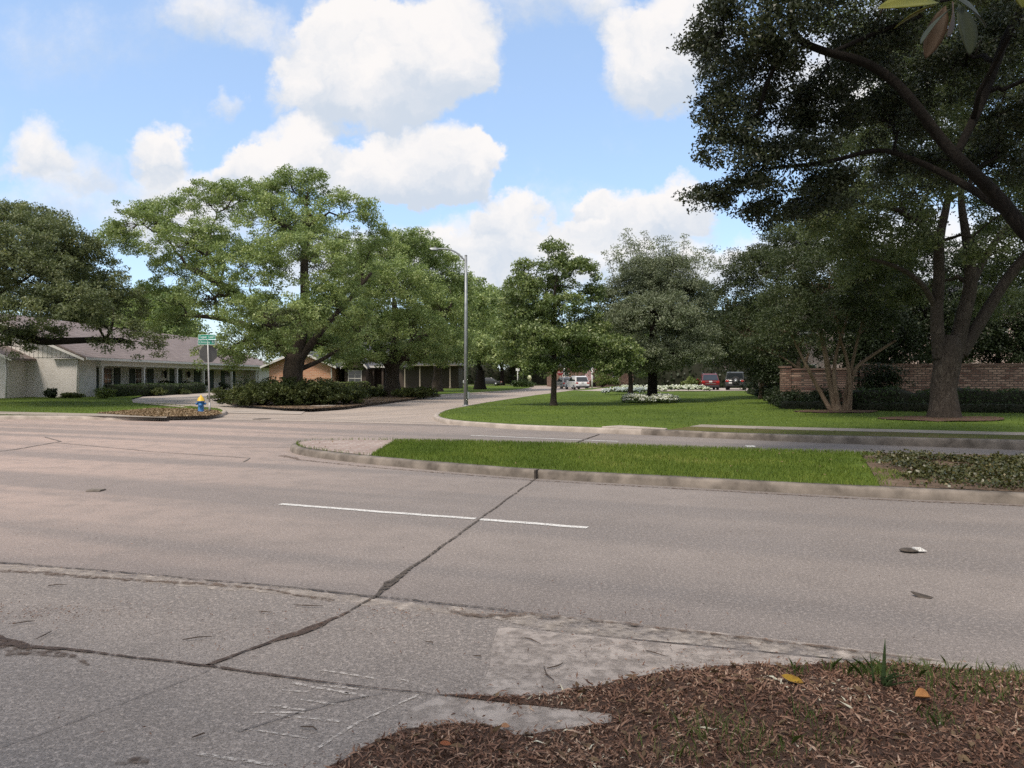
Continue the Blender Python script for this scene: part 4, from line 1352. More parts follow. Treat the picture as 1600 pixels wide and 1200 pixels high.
# oak of the median, trunk out of the picture on the right, its crown hanging over the road
b = V(11.2, 12.4, .17)
make_tree('live_oak', 'overhanging live oak crown filling the upper corner, thick limb sweeping across', 'tree', b,
          [(b.x, b.y, b.z, .48), (b.x - .1, b.y, b.z + 1.6, .42), (b.x - .2, b.y, b.z + 2.8, .44)],
          lobes_px(13, [(1130, 55, 50, 60, 0), (1195, 120, 60, 60, .5), (1125, 165, 46, 44, .5), (1150, 232, 56, 42, .5), (1235, 255, 66, 46, 1), (1105, 310, 40, 16, 1), (1160, 300, 52, 26, 1), (1280, 175, 66, 60, 1.5), (1235, 40, 66, 50, -.5),
                         (1360, 70, 66, 46, 1), (1385, 190, 66, 56, 2), (1490, 110, 66, 52, 2), (1330, -60, 120, 50, 0), (1180, -50, 80, 46, 0), (1560, 180, 56, 52, 1.5), (1600, 60, 80, 70, 2), (1290, 300, 60, 36, 1.5), (1210, 190, 60, 50, 2),
                         (1480, -60, 100, 60, 0), (1640, -100, 120, 80, -1), (1700, 150, 90, 80, 0), (1430, 270, 60, 40, 3), (1080, 70, 24, 14, .3), (1250, -200, 150, 80, 1), (1480, -240, 170, 90, 1), (1640, -60, 120, 100, -2), (1400, -140, 120, 70, -2), (1550, 260, 60, 40, 2.5), (1340, 130, 60, 50, 2.5), (1180, -160, 90, 60, 1), (1130, 110, 40, 60, 2), (1230, 320, 50, 22, 2), (1200, 335, 46, 16, 1.6)]),
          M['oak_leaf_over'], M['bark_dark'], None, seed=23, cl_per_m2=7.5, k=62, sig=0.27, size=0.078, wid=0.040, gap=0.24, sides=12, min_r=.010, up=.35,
          limbs=[[tuple(V(b.x - .2, b.y, b.z + 2.5)) + (.36,)] + LB([(1690, 450, 0, 0.232), (1600, 362, 0, 0.139), (1558, 305, .1, 0.120), (1512, 262, -.1, 0.104), (1472, 222, .1, 0.097), (1428, 160, -.1, 0.085), (1393, 122, .1, 0.081), (1345, 93, 0, 0.074), (1290, 82, 0, 0.065), (1240, 60, 0, 0.058), (1235, 10, 0, 0.058), (1240, -40, 0, 0.039)], 13),
                 LB([(1495, 240, 0, 0.065), (1535, 160, .2, 0.077), (1570, 60, .4, 0.077), (1600, 10, .4, 0.077), (1640, -60, .4, 0.046)], 13),
                 LB([(1580, 335, 0, 0.100), (1530, 302, .6, 0.077), (1470, 268, 1, 0.065), (1410, 242, 1.2, 0.054), (1370, 232, 1.3, 0.042), (1290, 255, 1.2, 0.039), (1210, 262, .8, 0.023)], 13),
                 LB([(1240, 60, 0, 0.054), (1200, 120, .3, 0.039), (1185, 180, .5, 0.023)], 13),
                 LB([(1300, 82, 0, 0.039), (1370, 50, .4, 0.039), (1440, 25, .6, 0.031)], 13)])

# magnolia over the camera: a few of its big leaves hang into the top corner
b = V(4.6, -2.2, .03)
mag = make_tree('magnolia_tree', 'magnolia beside the viewer, a few big glossy leaves hanging in the top corner', 'tree', b,
                [(b.x, b.y, b.z, .24), (b.x, b.y, b.z + 1.5, .21), (b.x, b.y, b.z + 3, .18), (b.x, b.y, b.z + 6, .1)],
                [(3.4, -2.6, 6.2, 2.6, 2.4, 1.6), (6.4, -2.0, 6.0, 2.6, 2.4, 1.8), (4.6, -4.4, 5.6, 2.6, 2.4, 1.8), (4.5, -2.2, 8.2, 2.2, 2.2, 1.8)],
                M['dark_leaf'], M['bark_dark'], None, seed=24, cl_per_m2=.55, k=24, sig=.5, size=.24, wid=.11, gap=0.0,
                limbs=[[(4.6, -2.2, 2.4, .09), (3.4, -.4, 3.2, .06), (2.3, 1.1, 3.15, .03), tuple(W(1560, -30, 2.3)) + (.010,), tuple(W(1500, -6, 2.22)) + (.006,), tuple(W(1470, 2, 2.2)) + (.004,)]])
M['mag_yellow'] = simple('yellowing_leaf', (0.17, 0.165, 0.016), (0.10, 0.115, 0.012), 16.0, 0.55, spec=0.3)
M['mag_dark'] = simple('magnolia_leaf', (0.030, 0.038, 0.013), (0.02, 0.026, 0.010), 12.0, 0.6, spec=0.3)
M['mag_brown'] = simple('brown_leaf_underside', (0.075, 0.042, 0.018), (0.045, 0.027, 0.013), 14.0, 0.7)


def big_leaf(name, parent, base, tip, width, up, mat, cup=0.25):
    base, tip = Vector(base), Vector(tip)
    t = (tip - base)
    L = t.length
    t.normalize()
    s = t.cross(Vector(up)).normalized()
    n = s.cross(t).normalized()
    mb = MB()
    vs = []
    prof = [(0, .04), (.1, .35), (.25, .75), (.45, 1.0), (.65, .95), (.82, .68), (.94, .3), (1.0, .02)]
    for u, w in prof:
        c = base + t * L * u - n * (0.12 * L * (u - 0.4) ** 2)
        hw = width * .5 * w
        for k in (-1, -.5, 0, .5, 1):
            vs.append(c + s * hw * k + n * (abs(k) * hw * cup))
    fs = [(i * 5 + k, i * 5 + k + 1, (i + 1) * 5 + k + 1, (i + 1) * 5 + k) for i in range(len(prof) - 1) for k in range(4)]
    mb.add([v - Vector(mag.location) for v in vs], fs, True)
    o = mb.build(name, mat, parent)
    md = o.modifiers.new('thickness', 'SOLIDIFY')
    md.thickness = 0.0012
    return o


hub = (1.46, 2.20, 2.72)
big_leaf('leaf', mag, W(1468, 2, 2.2), W(1374, 8, 2.15), .060, (0, -.75, .5), M['mag_yellow'])
big_leaf('leaf', mag, W(1462, 6, 2.25), W(1396, 42, 2.3), .045, (0.3, -.3, .8), M['mag_yellow'])
big_leaf('leaf', mag, W(1478, 8, 2.2), W(1447, 90, 2.2), .055, (-.2, -1, .2), M['mag_brown'])
big_leaf('leaf', mag, W(1484, 12, 2.15), W(1436, 66, 2.1), .045, (-1, -.25, .1), M['mag_dark'])
big_leaf('leaf', mag, W(1490, 2, 2.2), W(1484, 56, 2.1), .05, (1, -.5, .2), M['mag_brown'])
big_leaf('leaf', mag, W(1500, 5, 2.25), W(1518, 84, 2.2), .066, (.2, -1, .1), M['mag_dark'])
big_leaf('leaf', mag, W(1585, -30, 2.1), W(1600, 12, 2.1), .06, (0, -.8, .6), M['mag_yellow'])
big_leaf('leaf', mag, W(1495, -5, 2.25), W(1545, 40, 2.4), .06, (0, -.9, .4), M['mag_dark'])

# kerbside oaks behind the viewer: they keep the near lanes in soft shade
shade = make_tree('live_oak', 'kerbside live oak behind the viewer, spreading over the near lanes', 'tree', V(-7.5, -4.5, 0),
                  [(-7.5, -4.5, 0, .4), (-7.5, -4.5, 2, .36), (-7.4, -4.4, 3.6, .38)],
                  [(-7, -3.5, 9.5, 4.2, 4, 2.2), (-11, -4, 8.5, 3.6, 3.4, 2), (-4, -6, 9, 3.6, 3.4, 2), (-8, -8, 9, 4, 3.6, 2.2), (-7, -5, 11.5, 3.6, 3.4, 1.8), (-13.5, -6.5, 8.5, 3, 3, 1.8), (-3.0, -3.5, 10.5, 3, 3, 1.6)],
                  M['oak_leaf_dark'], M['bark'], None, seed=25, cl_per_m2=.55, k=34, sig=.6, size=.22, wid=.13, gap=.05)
s2 = copy_tree(shade)
s2.location = (12.5, -6.5, 0)
s2['label'] = 'kerbside live oak behind the viewer, right of the magnolia'

# far trees: three crowns reused along the far street and behind the houses
FAR = 'distant trees closing the view'


def far_tree(seed, x, y, h, r, lab, mat, trunk_h=3.0):
    rr = random.Random(seed)
    b = V(x, y, 0.1)
    lb = []
    for i in range(9):
        a = rr.uniform(0, 6.28)
        d = rr.uniform(.1, .7) * r
        zz = trunk_h + (h - trunk_h) * rr.uniform(.25, .85)
        lb.append((x + math.cos(a) * d, y + math.sin(a) * d, zz, r * rr.uniform(.4, .55), r * rr.uniform(.4, .55), (h - trunk_h) * rr.uniform(.2, .3)))
    lb.append((x, y, h - (h - trunk_h) * .25, r * .5, r * .5, (h - trunk_h) * .25))
    return make_tree('far_tree', lab, 'tree', b, [(x, y, b.z, .45), (x, y, b.z + trunk_h * .6, .38), (x, y, b.z + trunk_h, .36)], lb, mat, M['bark_dark'], FAR, seed=seed, cl_per_m2=.32, k=40, sig=1.1, size=.42, wid=.24, gap=.0, sides=6, twig=.2, min_r=.05)


protos = [far_tree(31, -2, 150, 13, 8.5, 'tall distant tree with a full crown closing the end of the street', M['oak_leaf']),
          far_tree(32, 14, 128, 11, 7.0, 'distant round tree standing over the parked white car', M['oak_leaf_dark']),
          far_tree(33, 28, 118, 12, 7.5, 'dark distant tree behind the red car', M['dark_leaf'], 2.6)]
spots = [(0, 8, 165, 1.0, 0, 'distant tree behind the young lawn tree'), (1, -14, 140, 1.05, 1, 'distant tree beyond the second oak trunk'), (0, -26, 135, 1.0, 2, 'distant tree behind the slate roofed house'),
         (1, -36, 120, 1.15, 3, 'tree behind the ridge of the white house'), (0, -48, 100, 1.0, 4, 'tree rising behind the white house, left of the ridge'), (2, 20, 140, 1.1, 5, 'distant tree left of the flower ring tree'),
         (2, 38, 112, 1.1, 1, 'dark tree behind the off-road car'), (1, 36, 135, 1.2, 2, 'distant tree seen between the myrtles'), (2, 48, 90, 1.0, 3, 'dark tree beyond the pink brick house'),
         (0, 60, 120, 1.2, 4, 'distant tree far behind the brick wall'), (2, 8, 190, 1.1, 2, 'dark distant tree at the street bend'), (1, -6, 205, 1.2, 4, 'hazy tree at the very end of the street'),
         (0, 30, 180, 1.2, 1, 'tall distant tree above the driveway'), (2, -20, 190, 1.2, 5, 'dark distant tree over the parked far cars'), (2, -62, 110, 1.2, 0, 'dark tree behind the left end of the white house'),
         (1, -58, 75, 1.0, 1, 'tree behind the picture edge oak'), (2, -30, 160, 1.2, 3, 'dark distant tree behind the slate roof'), (2, 44, 75, .9, 5, 'dark tree behind the tall pale house'),
         (2, 18, 215, 1.3, 1, 'dark distant tree far down the driveway side'),
         (2, -12, 160, .9, 2, 'low dark distant tree left of the street bend'), (1, 2, 178, .9, 5, 'distant tree right at the street bend'), (2, -8, 225, 1.4, 3, 'tall dark tree closing the street behind the lamp post'),
         (0, -66, 62, 1.0, 2, 'tree standing in the open left of the white house'), (1, -78, 48, 1.1, 3, 'tree far left beside the boulevard'), (2, -90, 95, 1.3, 1, 'dark tree far left behind the neighbouring lawn'), (0, -105, 70, 1.2, 4, 'tree at the far left end of the boulevard'),
         (1, 46, 150, 1.3, 3, 'distant tree above the pink brick house'), (2, 30, 100, .9, 4, 'dark tree right behind the red car'), (2, 25, 160, 1.2, 0, 'dark distant tree behind the dark brick house'),
         (1, -20, 112, .85, 4, 'distant tree right of the slate roofs'), (2, 56, 62, 1.0, 1, 'dark tree far right behind the garden wall'), (2, -42, 150, 1.3, 5, 'dark distant tree behind the white house roof')]
for k, x, y, s, r, lab in spots:
    c = copy_tree(protos[k])
    c.location = (x, y, 0.1)
    c.scale = (s, s, s)
    c.rotation_euler = (0, 0, r * 1.05)
    c['label'] = lab

# evergreen screen trees behind the brick wall
SCR = 'dark evergreens behind the brick wall'
for i, (px, y, h, lab) in enumerate(((1385, 37, 7.6, 'dark evergreen behind the brick wall, left of the thick oak trunk'), (1440, 39, 9.0, 'tall dark evergreen behind the wall, close left of the oak trunk'),
                                     (1560, 37, 7.6, 'dark evergreen behind the wall, right of the thick oak trunk'), (1640, 36, 8.2, 'dark evergreen behind the wall at the picture edge'), (1340, 38, 6.4, 'dark evergreen behind the wall, above the fanning myrtle'), (1502, 42, 9.5, 'tall dark evergreen hidden behind the thick oak trunk'),
                                     (1200, 52, 4.0, 'dark evergreen in the bed behind the twin stems'), (1226, 46, 4.2, 'dark evergreen left of the brick wall end'))):
    b = gz(px, 600, y, z_right)
    r = 1.5
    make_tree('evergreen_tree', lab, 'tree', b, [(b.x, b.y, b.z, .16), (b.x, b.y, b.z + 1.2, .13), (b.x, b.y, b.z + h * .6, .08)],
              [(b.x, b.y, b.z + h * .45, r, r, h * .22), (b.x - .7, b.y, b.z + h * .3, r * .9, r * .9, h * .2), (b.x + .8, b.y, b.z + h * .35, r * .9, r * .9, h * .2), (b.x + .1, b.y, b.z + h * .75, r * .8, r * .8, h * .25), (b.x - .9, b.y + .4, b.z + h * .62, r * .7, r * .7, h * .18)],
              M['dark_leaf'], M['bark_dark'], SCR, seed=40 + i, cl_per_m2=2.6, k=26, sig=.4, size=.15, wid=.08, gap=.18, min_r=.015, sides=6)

# ------------------------------------------------------------------ hedges, shrubs, flowers
gl = lambda px, py, y: gz(px, py, y, z_left)
gr = lambda px, py, y: gz(px, py, y, z_right)
# azalea mass under the corner oak: a loose mound of several plants grown together
AZ = 'azaleas round the corner oak'
for i, (px, y, rx, ry, h, lab) in enumerate(((375, 39.5, 1.5, 1.5, 1.15, 'azalea at the left end of the mound by the driveway'), (410, 38.8, 1.6, 1.5, 1.25, 'azalea left of the oak trunk, beside the end plant'),
                                             (447, 38.5, 1.6, 1.5, 1.25, 'azalea right before the corner oak trunk'), (484, 38.8, 1.6, 1.5, 1.3, 'azalea just right of the corner oak trunk'),
                                             (518, 39.8, 1.6, 1.5, 1.25, 'azalea near the right end of the mound above the storm drain'), (541, 41.5, 1.2, 1.4, 1.1, 'azalea at the rounded right end of the mound'),
                                             (430, 41.5, 2.0, 1.4, 1.45, 'azalea in the back row left of the oak trunk'), (500, 42.0, 2.2, 1.4, 1.45, 'azalea in the back row right of the oak trunk'))):
    b = gl(px, 0, y)
    bush('azalea_bush', lab, 'shrub', b, rx * 1.08, ry, h * 1.22, M['azalea_leaf'], AZ, 60 + i, n=190, k=34, size=.12, sig=.24, lobes=8)
for i, (px, y, rx, h, lab) in enumerate(((640, 54, 1.5, 1.0, 'dark azalea right of the second oak trunk'), (662, 55, 1.3, .9, 'dark azalea right behind the curb by the second oak'), (585, 56, 1.2, .7, 'low azalea left of the second oak trunk'))):
    bush('azalea_bush', lab, 'shrub', gl(px, 0, y), rx, rx, h, M['azalea_leaf'], 'azaleas by the second oak', 70 + i, n=90, k=30, size=.15, sig=.28, lobes=6)
# planting by the white house
hedge_box('clipped_hedge', 'neat clipped boxwood hedge along the white porch', 'hedge', [V(-26.6, 49.0), V(-26.2, 62.5)], 1.0, .92, z_left, M['box_leaf'], None, 3, .10, 220)
for i, (px, y, rx, h, lab) in enumerate(((163, 46.5, .75, .75, 'loose light shrub before the clipped hedge'), (245, 54, .8, .6, 'low shrub at the right end of the clipped hedge'), (278, 58, 1.0, .5, 'spreading low plant by the porch front'),
                                         (108, 46.6, .9, .36, 'low dark shrub against the gable wall'), (83, 46.5, .55, .75, 'upright leafy shrub against the gable wall'), (215, 59, 1.0, 1.1, 'dark shrub in front of the porch windows'),
                                         (265, 62.5, .9, 1.3, 'dark tall shrub by the front door'), (290, 66, .8, 1.2, 'dark shrub right of the front door'), (345, 70, .9, 1.0, 'shrub under the right porch window'),
                                         (385, 70, 1.3, 1.9, 'tall dark shrub at the right end of the porch'), (412, 66, 1.2, 1.3, 'shrub between the white house and the brick gable'))):
    x = (px - 800) / F * y
    bush('garden_shrub', lab, 'shrub', V(x, y, z_left(x, y)), rx, rx, h, M['light_leaf'] if i in (0,) else (M['azalea_leaf'] if i < 4 else M['dark_leaf']), 'shrubs round the white house', 80 + i, n=46, k=26, size=.13, sig=.2)
hedge_box('clipped_hedge', 'yellowish clipped hedge before the slate roofed brick house', 'hedge', [gl(508, 0, 60), gl(545, 0, 61), gl(575, 0, 62)], 1.1, 1.25, z_left, M['light_leaf'], None, 5, .13, 120)
for i, (px, y, rx, h, lab, mt) in enumerate(((552, 58, .8, 1.2, 'pale variegated shrub in the brick house garden', 'light_leaf'), (572, 59, 1.2, .7, 'low green shrub in the brick house garden', 'box_leaf'), (592, 62, 1.3, 1.0, 'dark shrub left behind the second oak trunk', 'azalea_leaf'),
                                             (535, 57, 1.0, .6, 'low shrub right of the azalea mound', 'azalea_leaf'))):
    bush('garden_shrub', lab, 'shrub', gl(px, 0, y), rx, rx, h, M[mt], 'shrubs of the brick house', 95 + i, n=46, k=26, size=.14, sig=.22)
bush('round_shrub', 'round dark clipped shrub at the tip of the far corner lawn', 'shrub', V(1.6, 115, .15), 2.0, 1.6, 1.3, M['box_leaf'], None, 99, n=70, k=30, size=.25, sig=.4)
bush('round_shrub', 'loose golden shrub right beside the white car', 'shrub', V(12.5, 103, .25), 2.2, 1.6, 2.1, M['light_leaf'], None, 98, n=70, k=28, size=.26, sig=.4)
# hedges along the brick wall
hedge_box('boxwood_hedge', 'long dark hedge along the foot of the brick wall', 'hedge', [gr(1325, 0, 31.5), gr(1480, 0, 30.5), gr(1640, 0, 29.5), V(32, 27)], 1.3, .95, z_right, M['box_leaf'], None, 7, .10, 230, rough=.10)
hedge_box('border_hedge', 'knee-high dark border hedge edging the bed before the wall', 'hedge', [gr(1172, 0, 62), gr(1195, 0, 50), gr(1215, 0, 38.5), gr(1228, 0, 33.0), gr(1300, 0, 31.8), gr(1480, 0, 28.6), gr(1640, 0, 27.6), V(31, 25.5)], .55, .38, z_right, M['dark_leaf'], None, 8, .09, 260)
for i, (px, y, rx, h) in enumerate(((1195, 56, 1.9, 1.2), (1215, 47, 1.9, 1.2), (1232, 41, 1.7, 1.2), (1262, 36.5, 1.7, 1.25), (1290, 34.5, 1.4, 1.1), (1240, 35, 1.4, .95), (1180, 66, 2.2, 1.2))):
    lab = ('dark groundcover shrub below the twin-stemmed tree', 'dark groundcover shrub behind the bend of the border hedge', 'dark groundcover shrub left of the slim pale myrtle stem', 'dark groundcover shrub right of the slim pale myrtle stem',
           'dark groundcover shrub close behind the fanning myrtle', 'low dark shrub at the corner of the border hedge', 'dark groundcover shrub nearest the off-road car')[i]
    bush('bed_shrub', lab, 'shrub', gr(px, 0, y), rx, rx, h, M['dark_leaf'], 'dark shrubs of the myrtle bed', 110 + i, n=80, k=30, size=.12, sig=.26)
bush('wall_creeper', 'dark bushy climber spilling over the brick wall behind the myrtle', 'climber', gr(1375, 0, 32.4), 1.5, .7, 2.5, M['dark_leaf'], None, 119, n=170, k=28, size=.11, sig=.26, lobes=8)
bush('garden_shrub', 'small square light green shrub left of the red car', 'shrub', gr(1080, 0, 80), 1.6, 1.2, 1.5, M['light_leaf'], None, 121, n=60, k=26, size=.2, sig=.3)


def flower_bed(name, label, c, rx, ry, h, n, lm, pm, seed, hole=0.0, psize=.075):
    rng = np.random.default_rng(seed)
    c = Vector(c)
    root = empty(name, c, label, 'flower bed')
    a = rng.uniform(0, 2 * np.pi, n)
    r = np.sqrt(rng.uniform(hole * hole, 1, n))
    x, y = np.cos(a) * r * rx, np.sin(a) * r * ry
    z = h * np.sqrt(np.clip(1 - ((r - (1 + hole) / 2) / ((1 - hole) / 2 + .05)) ** 2, .1, 1)) * rng.uniform(.55, 1.0, n)
    p = np.stack([x, y, z], 1)
    v, rv = leaves_np(rng, p * [1, 1, .82], 14, .12, .10, .065, .6)
    v[:, 2] = np.maximum(v[:, 2], .01)
    np_mesh('foliage', v, 4, lm, root, {'rnd': rv})
    patch = np.array([mnoise.noise(Vector((q[0] * 1.6, q[1] * 1.6, seed))) for q in p])
    pp = p[patch > -.38] + [0, 0, .05]
    v, rv = leaves_np(rng, pp, 9, .13, psize, psize * .85, .9)
    np_mesh('blossoms', v, 4, pm, root, {'rnd': rv})
    return root


c = gr(1015, 0, 42.6)
flower_bed('flower_bed', 'ring of white bedding flowers round the grey-green tree', c, 1.62, 2.3, .46, 460, M['box_leaf'], M['petal'], 131, .30, .085)
flower_bed('flower_bed', 'bluish white flower bed behind the ring, left of the tree trunk', gr(982, 0, 64), 2.4, 1.2, .5, 200, M['box_leaf'], M['petal_blue'], 132, 0, .13)
flower_bed('flower_bed', 'long bright white flower bed in the sun behind the tree', gr(1000, 0, 70), 2.6, 1.0, .6, 200, M['box_leaf'], M['petal'], 133, 0, .16)
flower_bed('flower_bed', 'bright white flower bed left of the red car', gr(1068, 0, 72), 2.6, 1.0, .6, 200, M['box_leaf'], M['petal'], 134, 0, .16)

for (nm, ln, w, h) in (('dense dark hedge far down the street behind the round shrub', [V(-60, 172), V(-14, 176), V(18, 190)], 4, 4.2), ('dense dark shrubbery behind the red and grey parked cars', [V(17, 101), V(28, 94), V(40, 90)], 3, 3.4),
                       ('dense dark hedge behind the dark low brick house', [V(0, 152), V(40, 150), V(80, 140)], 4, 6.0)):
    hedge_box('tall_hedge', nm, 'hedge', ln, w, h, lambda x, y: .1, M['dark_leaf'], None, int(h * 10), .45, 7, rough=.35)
# ------------------------------------------------------------------ buildings
M['white_brick'] = brick_mat('white_painted_brick', (0.74, 0.70, 0.66), (0.68, 0.64, 0.60), (0.56, 0.53, 0.50), .21, .085, .35, .010, stain=(.58, .54, .50))
M['siding'] = simple('white_board_siding', (0.74, 0.71, 0.67), (0.66, 0.63, 0.59), 3.0, .7)
M['trim'] = simple('white_trim_paint', (0.70, 0.68, 0.65), (0.60, 0.58, 0.55), 5.0, .55)
M['shingle'] = brick_mat('brown_shingles', (0.215, 0.172, 0.160), (0.29, 0.24, 0.225), (0.13, 0.105, 0.098), .3, .14, .6, .012)
M['slate'] = brick_mat('slate_shingles', (0.085, 0.088, 0.10), (0.13, 0.132, 0.145), (0.05, 0.05, 0.055), .3, .16, .6, .012)
M['shutter'] = simple('dark_green_shutter', (0.014, 0.034, 0.026), (0.022, 0.046, 0.036), 8.0, .5)
M['glass'] = simple('window_glass', (0.020, 0.024, 0.028), (0.035, 0.040, 0.045), 1.5, .08, spec=.8)
M['orange_brick'] = brick_mat('orange_brick', (0.46, 0.20, 0.115), (0.58, 0.33, 0.21), (0.56, 0.46, 0.38), .42, .15, .5, .016, stain=(.50, .25, .155))
M['wall_brick'] = brick_mat('garden_wall_brick', (0.19, 0.10, 0.074), (0.52, 0.35, 0.26), (0.13, 0.10, 0.08), .27, .105, .9, .022, stain=(.10, .062, .048))
M['pink_brick'] = brick_mat('pink_brick', (0.50, 0.35, 0.31), (0.58, 0.45, 0.41), (0.60, 0.54, 0.50), .3, .1, .3)
M['black'] = simple('black_metal', (0.012, 0.012, 0.013), (0.02, 0.02, 0.022), 8.0, .5)
M['step_brick'] = brick_mat('porch_brick', (0.26, 0.10, 0.08), (0.32, 0.14, 0.11), (0.25, 0.2, 0.18), .2, .08)
M['dark_wood'] = simple('dark_wood', (0.045, 0.032, 0.026), (0.07, 0.05, 0.04), 5.0, .6)
M['cream'] = simple('cream_render', (0.24, 0.21, 0.16), (0.19, 0.165, 0.13), 2.0, .8)


def window(parent, x0, x1, z0, z1, y, nx=2, nz=3, name='window', out=-1):
    """a window on a wall whose outer face is the plane y; outward is -y"""
    f = MB()
    t = .06
    f.box(x0 - t, x1 + t, y - .05, y + .02, z1, z1 + t)
    f.box(x0 - t, x1 + t, y - .07, y + .02, z0 - t, z0)
    f.box(x0 - t, x0, y - .05, y + .02, z0, z1)
    f.box(x1, x1 + t, y - .05, y + .02, z0, z1)
    zm_ = (z0 + z1) / 2
    f.box(x0, x1, y - .045, y + .01, zm_ - .03, zm_ + .03)
    for i in range(1, nx):
        xx = x0 + (x1 - x0) * i / nx
        f.box(xx - .012, xx + .012, y - .03, y, z0, zm_ - .03)
        f.box(xx - .012, xx + .012, y - .03, y, zm_ + .03, z1)
    for j in range(1, nz):
        for a_, c_ in ((z0, zm_ - .03), (zm_ + .03, z1)):
            zz = a_ + (c_ - a_) * j / nz
            for i in range(nx):
                f.box(x0 + (x1 - x0) * i / nx + .012, x0 + (x1 - x0) * (i + 1) / nx - .012, y - .028, y, zz - .01, zz + .01)
    fr = f.build(name, M['trim'], parent)
    g = MB()
    g.box(x0, x1, y - .012, y + .005, z0, z1)
    g.build('pane', M['glass'], fr)
    return fr


def shutter(parent, x0, x1, z0, z1, y):
    m_ = MB()
    m_.box(x0, x1, y - .045, y - .002, z0, z1)
    for s in (x0, x1 - .06):
        m_.box(s, s + .06, y - .065, y - .045, z0, z1)
    n = int((z1 - z0) / .11)
    for i in range(n):
        z = z0 + .03 + i * (z1 - z0 - .06) / n
        m_.box(x0 + .06, x1 - .06, y - .06, y - .045, z, z + .05)
    return m_.build('shutter', M['shutter'], parent)


# white ranch house; local x runs along the porch front (world +Y), outward is local -y (world +X)
hs = empty('white_house', (-28, 48, .28), 'long low white brick ranch house with columned porch and green shutters', 'house', None, R(90))
mb = MB()
mb.box(0, 2.0, 0, 12, -.3, 2.6)                      # end bay, its gable end faces the road
mb.box(2.0, 34, 1.6, 12, -.3, 2.58)                  # porch wall and body
mb.box(34, 38, 0, 12, -.3, 2.6)
mb.build('wall', M['white_brick'], hs)
mb = MB()
mb.prism([(-.02, 2.62), (12, 2.62), (6, 5.45)], 'x', -.02, .12)
for i in range(40):                                  # board and batten gable
    y = .3 + i * .29
    zt = 2.62 + (y if y < 6 else 12 - y) * .4717
    if zt > 2.75:
        mb.box(-.05, -.021, y, y + .05, 2.64, zt - .06)
mb.build('gable', M['siding'], hs)
mb = MB()
T_ = .14
rid, eav = 5.62, 2.70


def slope_slab(mb, pts, th=.12):
    a = [Vector(p) for p in pts]
    lo_ = [p - Vector((0, 0, th)) for p in a]
    n = len(a)
    mb.add(a + lo_, [tuple(range(n)), tuple(range(2 * n - 1, n - 1, -1))] + [(i, i + n, (i + 1) % n + n, (i + 1) % n) for i in range(n)])


slope_slab(mb, [(-.5, -.75, eav - .06), (38.6, -.75, eav - .06), (33.5, 6, rid), (-.5, 6, rid)])
slope_slab(mb, [(-.5, 12.75, eav - .06), (-.5, 6, rid), (33.5, 6, rid), (38.6, 12.75, eav - .06)])
slope_slab(mb, [(38.6, -.75, eav - .061), (38.6, 12.75, eav - .061), (33.5, 6, rid - .002)])
rf = mb.build('roof', M['shingle'], hs)
mb = MB()
mb.prism([(-.62, eav - .30), (-.62, eav - .15), (6, rid - .20), (12.62, eav - .15), (12.62, eav - .30), (6, rid - .42)], 'x', -.53, -.47)
mb.box(-.5, 38.6, -.80, -.74, eav - .24, eav - .08)
mb.build('fascia', M['trim'], rf)
mb = MB()
mb.box(2.0, 34, -.32, .05, 2.12, 2.52)
mb.box(-.3, 38.4, -.73, 1.6, 2.53, 2.57)
mb.build('porch_beam', M['trim'], hs)
for px in (155, 221, 273, 315, 359, 398):
    x = 28 * F / (800 - px) - 48
    mb = MB()
    mb.box(x - .10, x + .10, -.24, -.04, .06, 2.12)
    mb.box(x - .14, x + .14, -.28, 0, 0, .10)
    mb.box(x - .14, x + .14, -.28, 0, 2.02, 2.118)
    mb.build('column', M['trim'], hs)
mb = MB()
mb.box(2.0, 34, -.5, 1.6, -.3, .02)
mb.build('porch_floor', M['step_brick'], hs)
LX = lambda px: 29.6 * F / (800 - px) - 48
for (a, c, s1, s2_) in ((157, 174, (144.5, 153), (178, 187)), (211, 228, (202, 210), (230, 239)), (313, 323, (303, 312), (324.5, 333)), (351, 359, (345, 350.5), (360.5, 367))):
    z0 = .14 if a == 313 else .42
    window(hs, LX(a), LX(c), z0, 2.0, 1.6, 3, 2)
    for s in (s1, s2_):
        shutter(hs, LX(s[0]), LX(s[1]), z0 - .05, 2.04, 1.6)
mb = MB()
mb.box(LX(259), LX(262), 1.45, 1.6, .02, 2.18)
mb.box(LX(283), LX(286), 1.45, 1.6, .02, 2.18)
mb.box(LX(262), LX(283), 1.45, 1.6, 2.06, 2.18)
df = mb.build('door_frame', M['trim'], hs)
for (a, c) in ((262.2, 272.2), (272.6, 282.8)):
    mb = MB()
    mb.box(LX(a), LX(c), 1.54, 1.597, .03, 2.05)
    for z in (.2, 1.15):
        mb.box(LX(a) + .15, LX(c) - .15, 1.525, 1.54, z, z + .75)
    d_ = mb.build('door', M['shutter'], hs)
    mb = MB()
    mb.lathe([(.0, -.03), (.035, -.02), (.035, .02), (0, .03)], 10, Matrix.Translation((LX(272.4) + (-.12 if a < 270 else .12), 1.50, 1.0)))
    mb.build('knob', M['black'], d_)
for px in (254, 291):
    mb = MB()
    x = LX(px)
    for r_, z in ((.06, 1.45), (.11, 1.55), (.14, 1.85), (.05, 1.98)):
        pass
    mb.lathe([(.03, 1.38), (.06, 1.44), (.11, 1.52), (.15, 1.82), (.17, 1.85), (.04, 2.02), (.01, 2.08)], 6, Matrix.Translation((x, 1.36, -.1)))
    mb.box(x - .03, x + .03, 1.40, 1.598, 1.80, 1.86)
    mb.build('lantern', M['black'], hs)
    mb = MB()
    mb.box(x - .16, x + .16, 1.56, 1.598, .98, 1.08)
    mb.build('house_number_plate', M['black'], hs)
mb = MB()
